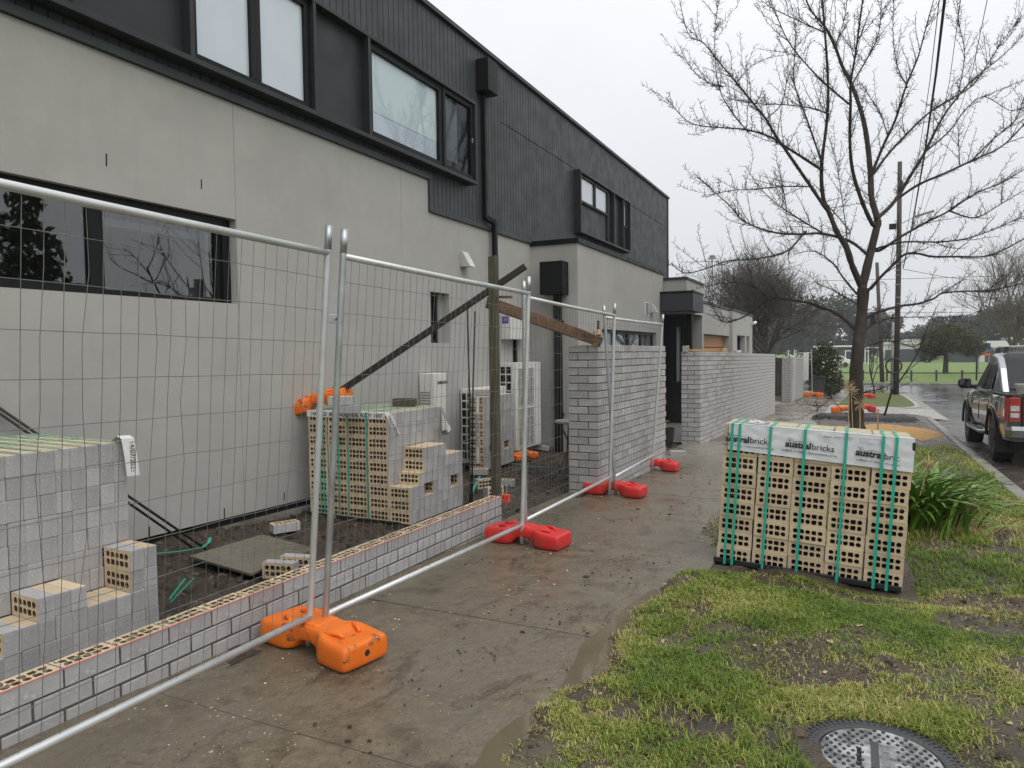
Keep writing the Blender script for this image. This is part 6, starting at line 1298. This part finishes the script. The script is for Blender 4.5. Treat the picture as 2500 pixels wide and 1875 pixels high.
# neighbour's paling fence, notice panel, bins
nf=thing('paling_fence','dark brown paling fence between the two far brick walls','fence',(-3.4,35.6,gz(35)))
for i in range(42):
    x=-8.2+i*0.142; part('paling','fence_brown',nf,lambda m:m.box(x,x+0.134,35.6,35.625,gz(35)-0.05,gz(35)+1.72+0.02*((i*7)%3)))
part('rail','fence_brown',nf,lambda m:m.box(-8.2,-2.25,35.626,35.67,gz(35)+1.4,gz(35)+1.48))
part('top_board','fence_brown',nf,lambda m:m.box(-8.2,-2.25,35.56,35.598,gz(35)+1.55,gz(35)+1.78))
n0=onG(1946,966); n1=onG(1984,957); dn=max(35.2,n1.y*0+35.2); na,nb=onY(1945,958,35.2),onY(1983,955,35.2); nc,nd=onY(1945,862,35.2),onY(1981,861,35.2)
fence_panel('far wire fence panel carrying a tall white notice',na,nb,nc,nd,9)
nt0=onY(1961,862,35.15); nt1=onY(1974,928,35.15); ns=thing('notice_sheet','tall white paper notice on the far fence panel','notice',nt1); part('sheet','paper_white',ns,lambda m:m.box(nt0.x,nt1.x,35.14,35.146,nt1.z,nt0.z))
for k in range(4): z=nt0.z-(nt0.z-nt1.z)*(0.08+0.24*k); part('print_block','print_grey',ns,lambda m:(m.box(nt0.x+0.04,nt1.x-0.04,35.135,35.139,z-0.06,z-0.055),m.box(nt0.x+0.04,nt1.x-0.08,35.135,35.139,z-0.12,z-0.115)))
bb=onY(2000,915,36.0); wbn=thing('wheelie_bin','dark bin standing under the flowering shrub','bin',(bb.x,36.0,gz(36))); part('body','shed_dark',wbn,lambda m:m.hexa([(bb.x-0.2,35.7,gz(36)),(bb.x+0.2,35.7,gz(36)),(bb.x+0.2,36.1,gz(36)),(bb.x-0.2,36.1,gz(36))],[(bb.x-0.26,35.6,gz(36)+0.85),(bb.x+0.26,35.6,gz(36)+0.85),(bb.x+0.26,36.2,gz(36)+0.85),(bb.x-0.26,36.2,gz(36)+0.85)]),bevel=0.02); part('lid','black_plastic',wbn,lambda m:m.box(bb.x-0.28,bb.x+0.28,35.56,36.24,gz(36)+0.853,gz(36)+0.92),bevel=0.02)
pq=onY(2026,905,38.5); tag(MB().box(pq.x-0.09,pq.x+0.09,38.4,38.6,gz(38)-0.05,gz(38)+1.05).build('gate_post','fence_brown',bevel=0.01),'squat brown post ending the garden at the footpath','post')
# ladder leaning behind the farthest wall
ld=thing('trestle','pale trestle legs sticking up behind the farthest brick wall','trestle',(-2.45,30.6,gz(30)))
for (u0,u1) in ((1918,1925),(1937,1940)):
    a=onY(u0,958,30.4); c=onY(u1,854,30.7); part('leg','galv_white',ld,lambda m:m.tube([V3(a.x,30.4,gz(30)),c],0.025,6))
a=onY(1925,866,30.6); c=onY(1939,872,30.6); part('brace','galv_white',ld,lambda m:m.tube([a,c],0.02,6))
# ------------------------------------------------------------------ parked ute
def mat_paint():
    t=NT('paint_grey'); t.set(**{'Base Color':(0.026,0.028,0.028),'Metallic':0.55,'Roughness':0.22,'Coat Weight':1.0,'Coat Roughness':0.04}); p=t.coord('obj'); n=t.noise(p,90,2); t.bump(n,0.02,0.002); MATS['paint_grey']=t.m
mat_paint()
M('chrome',(0.50,0.51,0.52),rough=0.14,metal=1.0); M('chrome_satin',(0.50,0.51,0.52),rough=0.3,metal=1.0)
M('tyre',(0.016,0.016,0.016),(0.03,0.028,0.025),scale=12,rough=0.75); M('rim',(0.30,0.31,0.32),rough=0.3,metal=0.9)
M('lamp_red',(0.42,0.008,0.01),rough=0.08,coat=1.0); M('lamp_clear',(0.62,0.60,0.56),(0.35,0.33,0.30),scale=20,rough=0.1,coat=1.0); M('car_glass',(0.012,0.016,0.016),rough=0.03,spec=0.8); M('plastic_dark',(0.018,0.018,0.019),rough=0.55); M('bucket_white',(0.62,0.58,0.50),(0.5,0.46,0.38),scale=6,rough=0.5)
wp=onG(2424,1122,-0.11)
ute=thing('pickup_ute','dark grey dual-cab ute with silver sports bar and roof bars parked at the kerb','ute',(wp.x+0.90,wp.y-1.22,gz(wp.y)-0.105),rotz=math.radians(-0.8),local=True)
ute.rotation_euler=(-math.atan(SL),0,math.radians(-0.8))
LB,WB2=5.25,0.925; WY=(1.22,4.42); WR=0.385
stn=sorted({0.06,0.12,0.30,0.55,*[WY[0]+d for d in np.linspace(-0.47,0.47,13)],1.85,2.3,2.8,3.3,3.75,*[WY[1]+d for d in np.linspace(-0.47,0.47,13)],5.0,5.15,5.25})
rings=[]
for y in stn:
    zb=0.43
    for wy in WY:
        d=abs(y-wy)
        if d<0.47: zb=max(zb,0.38+math.sqrt(max(0,0.475**2-d*d)))
    w=WB2-0.05*max(0,(0.3-y)/0.3)**2-0.10*max(0,(y-4.6)/0.65)**2; zs=1.10 if y<1.9 else 1.08 if y<3.9 else 1.08-0.16*((y-3.9)/1.35)**1.6
    bul=0.0
    for wy in WY: bul=max(bul,0.03*max(0,1-((y-wy)/0.62)**2))
    zm=lambda t:zb+(zs-zb)*t
    half=[(w-0.10,zb),(w-0.02+bul,zb+0.01),(w+bul,zm(0.25)),(w+bul*0.8,zm(0.5)),(w-0.005+bul*0.4,zm(0.75)),(w-0.02,zm(0.92)),(w-0.055,zs)]
    rings.append([(x,y,z) for x,z in half]+[(-x,y,z) for x,z in reversed(half)])
body=MB().loft(rings).build('body','paint_grey',ute,smooth=True); body.modifiers.new('es','EDGE_SPLIT').split_angle=math.radians(42)
part('tub_liner','plastic_dark',body,lambda m:m.box(-0.80,0.80,0.10,1.72,1.085,1.108))
for s in (-1,1):
    part('tub_rail','plastic_dark',body,lambda m:m.box(s*0.885-0.03,s*0.885+0.03,0.06,1.78,1.101,1.125),bevel=0.01)
# cab
base=[(0.845,1.80),(0.855,2.4),(0.855,3.2),(0.80,4.05)]; roof=[(0.66,2.02),(0.70,2.3),(0.70,3.0),(0.63,3.32)]
def cabring(k,z):
    t=k; h=[(b[0]*(1-t)+r[0]*t,b[1]*(1-t)+r[1]*t) for b,r in zip(base,roof)]; return [(x,y,z) for x,y in h]+[(-x,y,z) for x,y in reversed(h)]
cab=MB().loft([cabring(0,1.05),cabring(0.06,1.12),cabring(0.5,1.42),cabring(0.86,1.66),cabring(0.96,1.73),[(x*0.93,(y-2.65)*0.93+2.65,z+0.045) for x,y,z in cabring(1.0,1.735)]]).build('cab','paint_grey',ute,smooth=True,bevel=0.02); cab.modifiers.new('es','EDGE_SPLIT').split_angle=math.radians(35)
def sidept(s,t,fy):   # point on the side glass plane
    b0=np.array([0.85,1.80]); f=np.interp(fy,[0,1],[0,1]); y=(1.86+fy*2.0)*(1-t)+(2.08+fy*1.18)*t; x=np.interp(t,[0,1],[0.862,0.705]); return (s*x,y,1.13+t*0.52)
for s in (-1,1):
    for a,b in ((0.06,0.44),(0.48,0.93)):
        m=MB(); q=[sidept(s,0.03,a),sidept(s,0.03,b),sidept(s,0.93,b-0.03),sidept(s,0.93,a+0.04)]; m.prism(q,(s*0.012,0,0.004)); g_=m.build('side_window','car_glass',cab)
    part('window_trim','chrome_satin',cab,lambda m:m.beam(V3(s*0.875,1.86,1.125),V3(s*0.868,3.85,1.118),0.012,0.02))
part('rear_window','car_glass',cab,lambda m:m.prism([(-0.70,1.80,1.15),(0.70,1.80,1.15),(0.60,1.965,1.63),(-0.60,1.965,1.63)],(0,-0.014,0.004)))
part('windscreen','car_glass',cab,lambda m:m.prism([(-0.70,4.03,1.14),(0.70,4.03,1.14),(0.58,3.38,1.68),(-0.58,3.38,1.68)],(0,0.02,0.012)))
# doors: shut lines and handles
for s in (-1,1):
    for y in (1.86,2.86,3.88): part('door_gap','black_void',body,lambda m:m.tube([(s*(WB2-0.035),y,1.05),(s*(WB2+0.001),y-0.01,0.85),(s*(WB2+0.002),y,0.58)],0.006,5))
    for y in (2.05,3.05): part('door_handle','chrome',body,lambda m:m.tube([(s*(WB2+0.012),y,0.965),(s*(WB2+0.034),y+0.05,0.968),(s*(WB2+0.034),y+0.17,0.968),(s*(WB2+0.012),y+0.22,0.965)],0.013,6),smooth=True)
    for wy in WY: part('wheel_flare','plastic_dark',body,lambda m:m.tube([(s*(WB2+0.028),wy+0.475*math.cos(a),0.38+0.475*math.sin(a)) for a in np.linspace(0.02,math.pi-0.02,20)],0.022,6),smooth=True)
    st=part('side_step','chrome_satin',ute,lambda m:m.tube([(s*0.90,1.85,0.44),(s*1.0,1.95,0.42),(s*1.0,3.65,0.42),(s*0.90,3.78,0.44)],0.036,8),smooth=True)
    part('tread_pad','plastic_dark',st,lambda m:m.box(s*1.0-0.03,s*1.0+0.03,2.1,3.5,0.452,0.462))
    mi=part('door_mirror','plastic_dark',ute,lambda m:m.loft([[(s*(0.98+dx),3.62+dy,1.20+dz) for dx,dz in ((-0.03,-0.09),(0.16,-0.085),(0.19,-0.03),(0.185,0.07),(0.13,0.105),(-0.02,0.10))] for dy in (0,0.09,0.13)]),bevel=0.02); part('mirror_arm','plastic_dark',mi,lambda m:m.beam(V3(s*0.86,3.68,1.13),V3(s*1.0,3.68,1.16),0.05,0.06)); part('mirror_glass','car_glass',mi,lambda m:m.box(min(s*0.97,s*1.145),max(s*0.97,s*1.145),3.612,3.619,1.13,1.28))
    # sports bar sail
    part('sports_bar','chrome_satin',ute,lambda m:m.loft([[(s*x,y+a,z) for x,a in ((0.70,-0.05),(0.80,-0.07),(0.815,0.06),(0.72,0.07))] for y,z in ((1.25,1.12),(1.36,1.24),(1.55,1.50),(1.80,1.68),(2.05,1.745))]),smooth=False,bevel=0.015)
    # tail lamp
    tl=part('tail_light','lamp_red',ute,lambda m:m.loft([[(s*x,y,z) for x,y in ((WB2-0.19,0.035),(WB2-0.045,0.045),(WB2+0.004,0.13),(WB2+0.002,0.28),(WB2-0.1,0.28))] for z in (0.72,0.80,1.0,1.08)]),bevel=0.012)
    part('reverse_lens','lamp_clear',tl,lambda m:(m.box(*sorted((s*(WB2-0.165),s*(WB2-0.055))),0.026,0.040,0.78,0.85),m.box(*sorted((s*(WB2-0.165),s*(WB2-0.055))),0.026,0.040,0.875,0.955)),bevel=0.006)
    part('mud_flap','plastic_dark',ute,lambda m:m.box(*sorted((s*0.66,s*0.94)),0.70,0.72,0.20,0.60))
tg=part('tailgate','paint_grey',ute,lambda m:m.box(-WB2+0.19,WB2-0.19,0.02,0.10,0.64,1.115),bevel=0.02,seg=3)
part('top_cap','plastic_dark',tg,lambda m:m.box(-WB2+0.19,WB2-0.19,0.015,0.11,1.118,1.135),bevel=0.006); part('pressing_line','black_void',tg,lambda m:m.box(-0.7,0.7,0.017,0.0195,0.905,0.912))
me_=text_obj('lettering','RANGER','chrome',tg,(0,0.016,0.76),(R_(90),0,0),0.20,'CENTER',0.004,xs=1.55)
part('number_plate','white_paint',ute,lambda m:m.box(-0.19,0.19,-0.085,-0.078,0.50,0.61))
bp_=part('rear_bumper','chrome',ute,lambda m:m.loft([[(x,yy+dy,z) for yy,z in ((0.02,0.47),(-0.06,0.49),(-0.075,0.60),(-0.05,0.66),(0.03,0.66))] for x,dy in ((-0.93,0.14),(-0.86,0.03),(-0.6,0.0),(0.6,0.0),(0.86,0.03),(0.93,0.14))]),smooth=False,bevel=0.012)
part('sensor','plastic_dark',bp_,lambda m:m.tube([(-0.7,-0.08,0.56),(-0.7,-0.06,0.56)],0.018,10)); part('bumper_step','plastic_dark',bp_,lambda m:m.box(-0.55,0.55,-0.06,0.03,0.662,0.672))
part('underbody','black_void',ute,lambda m:m.box(-0.78,0.78,0.15,5.0,0.28,0.55)); part('tow_bar','black_metal',ute,lambda m:(m.box(-0.5,0.5,0.0,0.08,0.36,0.44),m.box(-0.04,0.04,-0.16,0.0,0.37,0.43)))
for s in (-1,1):
    for wy in WY:
        prof=[(-0.13,0.25),(-0.13,0.36),(-0.10,0.383),(0.0,0.388),(0.10,0.383),(0.13,0.36),(0.13,0.25)]
        wh=MB().loft([[(s*0.805+s*dx,wy+r*math.cos(a),0.388+r*math.sin(a)) for a in np.linspace(0,2*math.pi,33)[:-1]] for dx,r in prof]).build('wheel','tyre',ute,smooth=False)
        part('rim','rim',wh,lambda m:(m.loft([[(s*0.805+s*dx,wy+r*math.cos(a),0.388+r*math.sin(a)) for a in np.linspace(0,2*math.pi,25)[:-1]] for dx,r in ((0.128,0.25),(0.132,0.235),(0.09,0.22),(0.07,0.05))],cap=False),[m.beam(V3(s*0.915,wy+0.05*math.cos(a),0.388+0.05*math.sin(a)),V3(s*0.925,wy+0.235*math.cos(a),0.388+0.235*math.sin(a)),0.05,0.025,up=(s,0,0)) for a in np.arange(6)*math.pi/3]))
        part('wheel_well','black_void',ute,lambda m:m.box(*sorted((s*0.5,s*0.66)),wy-0.46,wy+0.46,0.4,0.86))
rk=part('roof_rack','chrome_satin',ute,lambda m:[m.beam(V3(-0.72,y,1.875),V3(0.72,y,1.875),0.09,0.03) for y in (2.25,3.05)],bevel=0.01)
for s in (-1,1):
    for y in (2.25,3.05): part('rack_foot','plastic_dark',rk,lambda m:m.hexa([(s*0.62-0.04,y-0.05,1.76),(s*0.62+0.04,y-0.05,1.76),(s*0.62+0.04,y+0.05,1.76),(s*0.62-0.04,y+0.05,1.76)],[(s*0.60-0.03,y-0.03,1.86),(s*0.60+0.03,y-0.03,1.86),(s*0.60+0.03,y+0.03,1.86),(s*0.60-0.03,y+0.03,1.86)]),bevel=0.01)
MB().beam(V3(-0.8,2.1,1.83),V3(-0.78,3.4,1.80),0.03,0.03).build('rack_rail','chrome_satin',ute)
Mu=Matrix.Translation(ute.location)@Euler(ute.rotation_euler).to_matrix().to_4x4()
def tubthing(label,name,cx,cy,z0,r,h,mat,group=None):
    c=Mu@V3(cx,cy,z0); t=thing(name,label,name.split('_')[-1],c,group)
    cy2=lambda rr,z:[(c.x+rr*math.cos(a),c.y+rr*math.sin(a),c.z+z) for a in np.linspace(0,2*math.pi,21)[:-1]]
    MB().loft([cy2(r*0.85,0),cy2(r,h*0.9),cy2(r*1.05,h*0.91),cy2(r*1.05,h),cy2(r*0.96,h),cy2(r*0.85,h*0.2)]).build('shell',mat,t); part('rim_band',mat,t,lambda m:m.loft([cy2(r*1.01,h*0.70),cy2(r*1.05,h*0.72),cy2(r*1.05,h*0.78),cy2(r*1.01,h*0.80)],cap=False)); return t
tubthing('stained white bucket in the tray of the ute','white_bucket',-0.58,0.45,1.11,0.17,0.16,'bucket_white','tools in the ute tray'); tubthing('second stained white tub behind the first in the ute tray','white_tub',-0.25,0.62,1.11,0.24,0.13,'bucket_white','tools in the ute tray')
c=Mu@V3(-0.60,0.48,1.28); tag(MB().hexa([(c.x-0.05,c.y-0.03,c.z),(c.x+0.05,c.y-0.03,c.z),(c.x+0.05,c.y+0.03,c.z),(c.x-0.05,c.y+0.03,c.z)],[(c.x-0.03,c.y-0.02,c.z+0.12),(c.x+0.04,c.y-0.02,c.z+0.10),(c.x+0.04,c.y+0.02,c.z+0.10),(c.x-0.03,c.y+0.02,c.z+0.12)]).build('power_drill','timber_red',bevel=0.01),'small red-brown tool standing in the white bucket on the ute','tool')
# ------------------------------------------------------------------ damp air
def haze():
    m=MB(); m.box(-230,230,-30,236,-3.2,18.5); o=stuff(m.build('haze','black_void')); me=o.data; me.materials.clear()
    mt=bpy.data.materials.new('damp_air'); mt.use_nodes=True; n=mt.node_tree.nodes; n.clear(); out_=n.new('ShaderNodeOutputMaterial'); v=n.new('ShaderNodeVolumePrincipled')
    v.inputs['Color'].default_value=(0.95,0.97,1.0,1); v.inputs['Density'].default_value=0.0008; mt.node_tree.links.new(v.outputs[0],out_.inputs['Volume']); me.materials.append(mt); tag(o,'thin grey rain haze over the far park','haze')
haze()
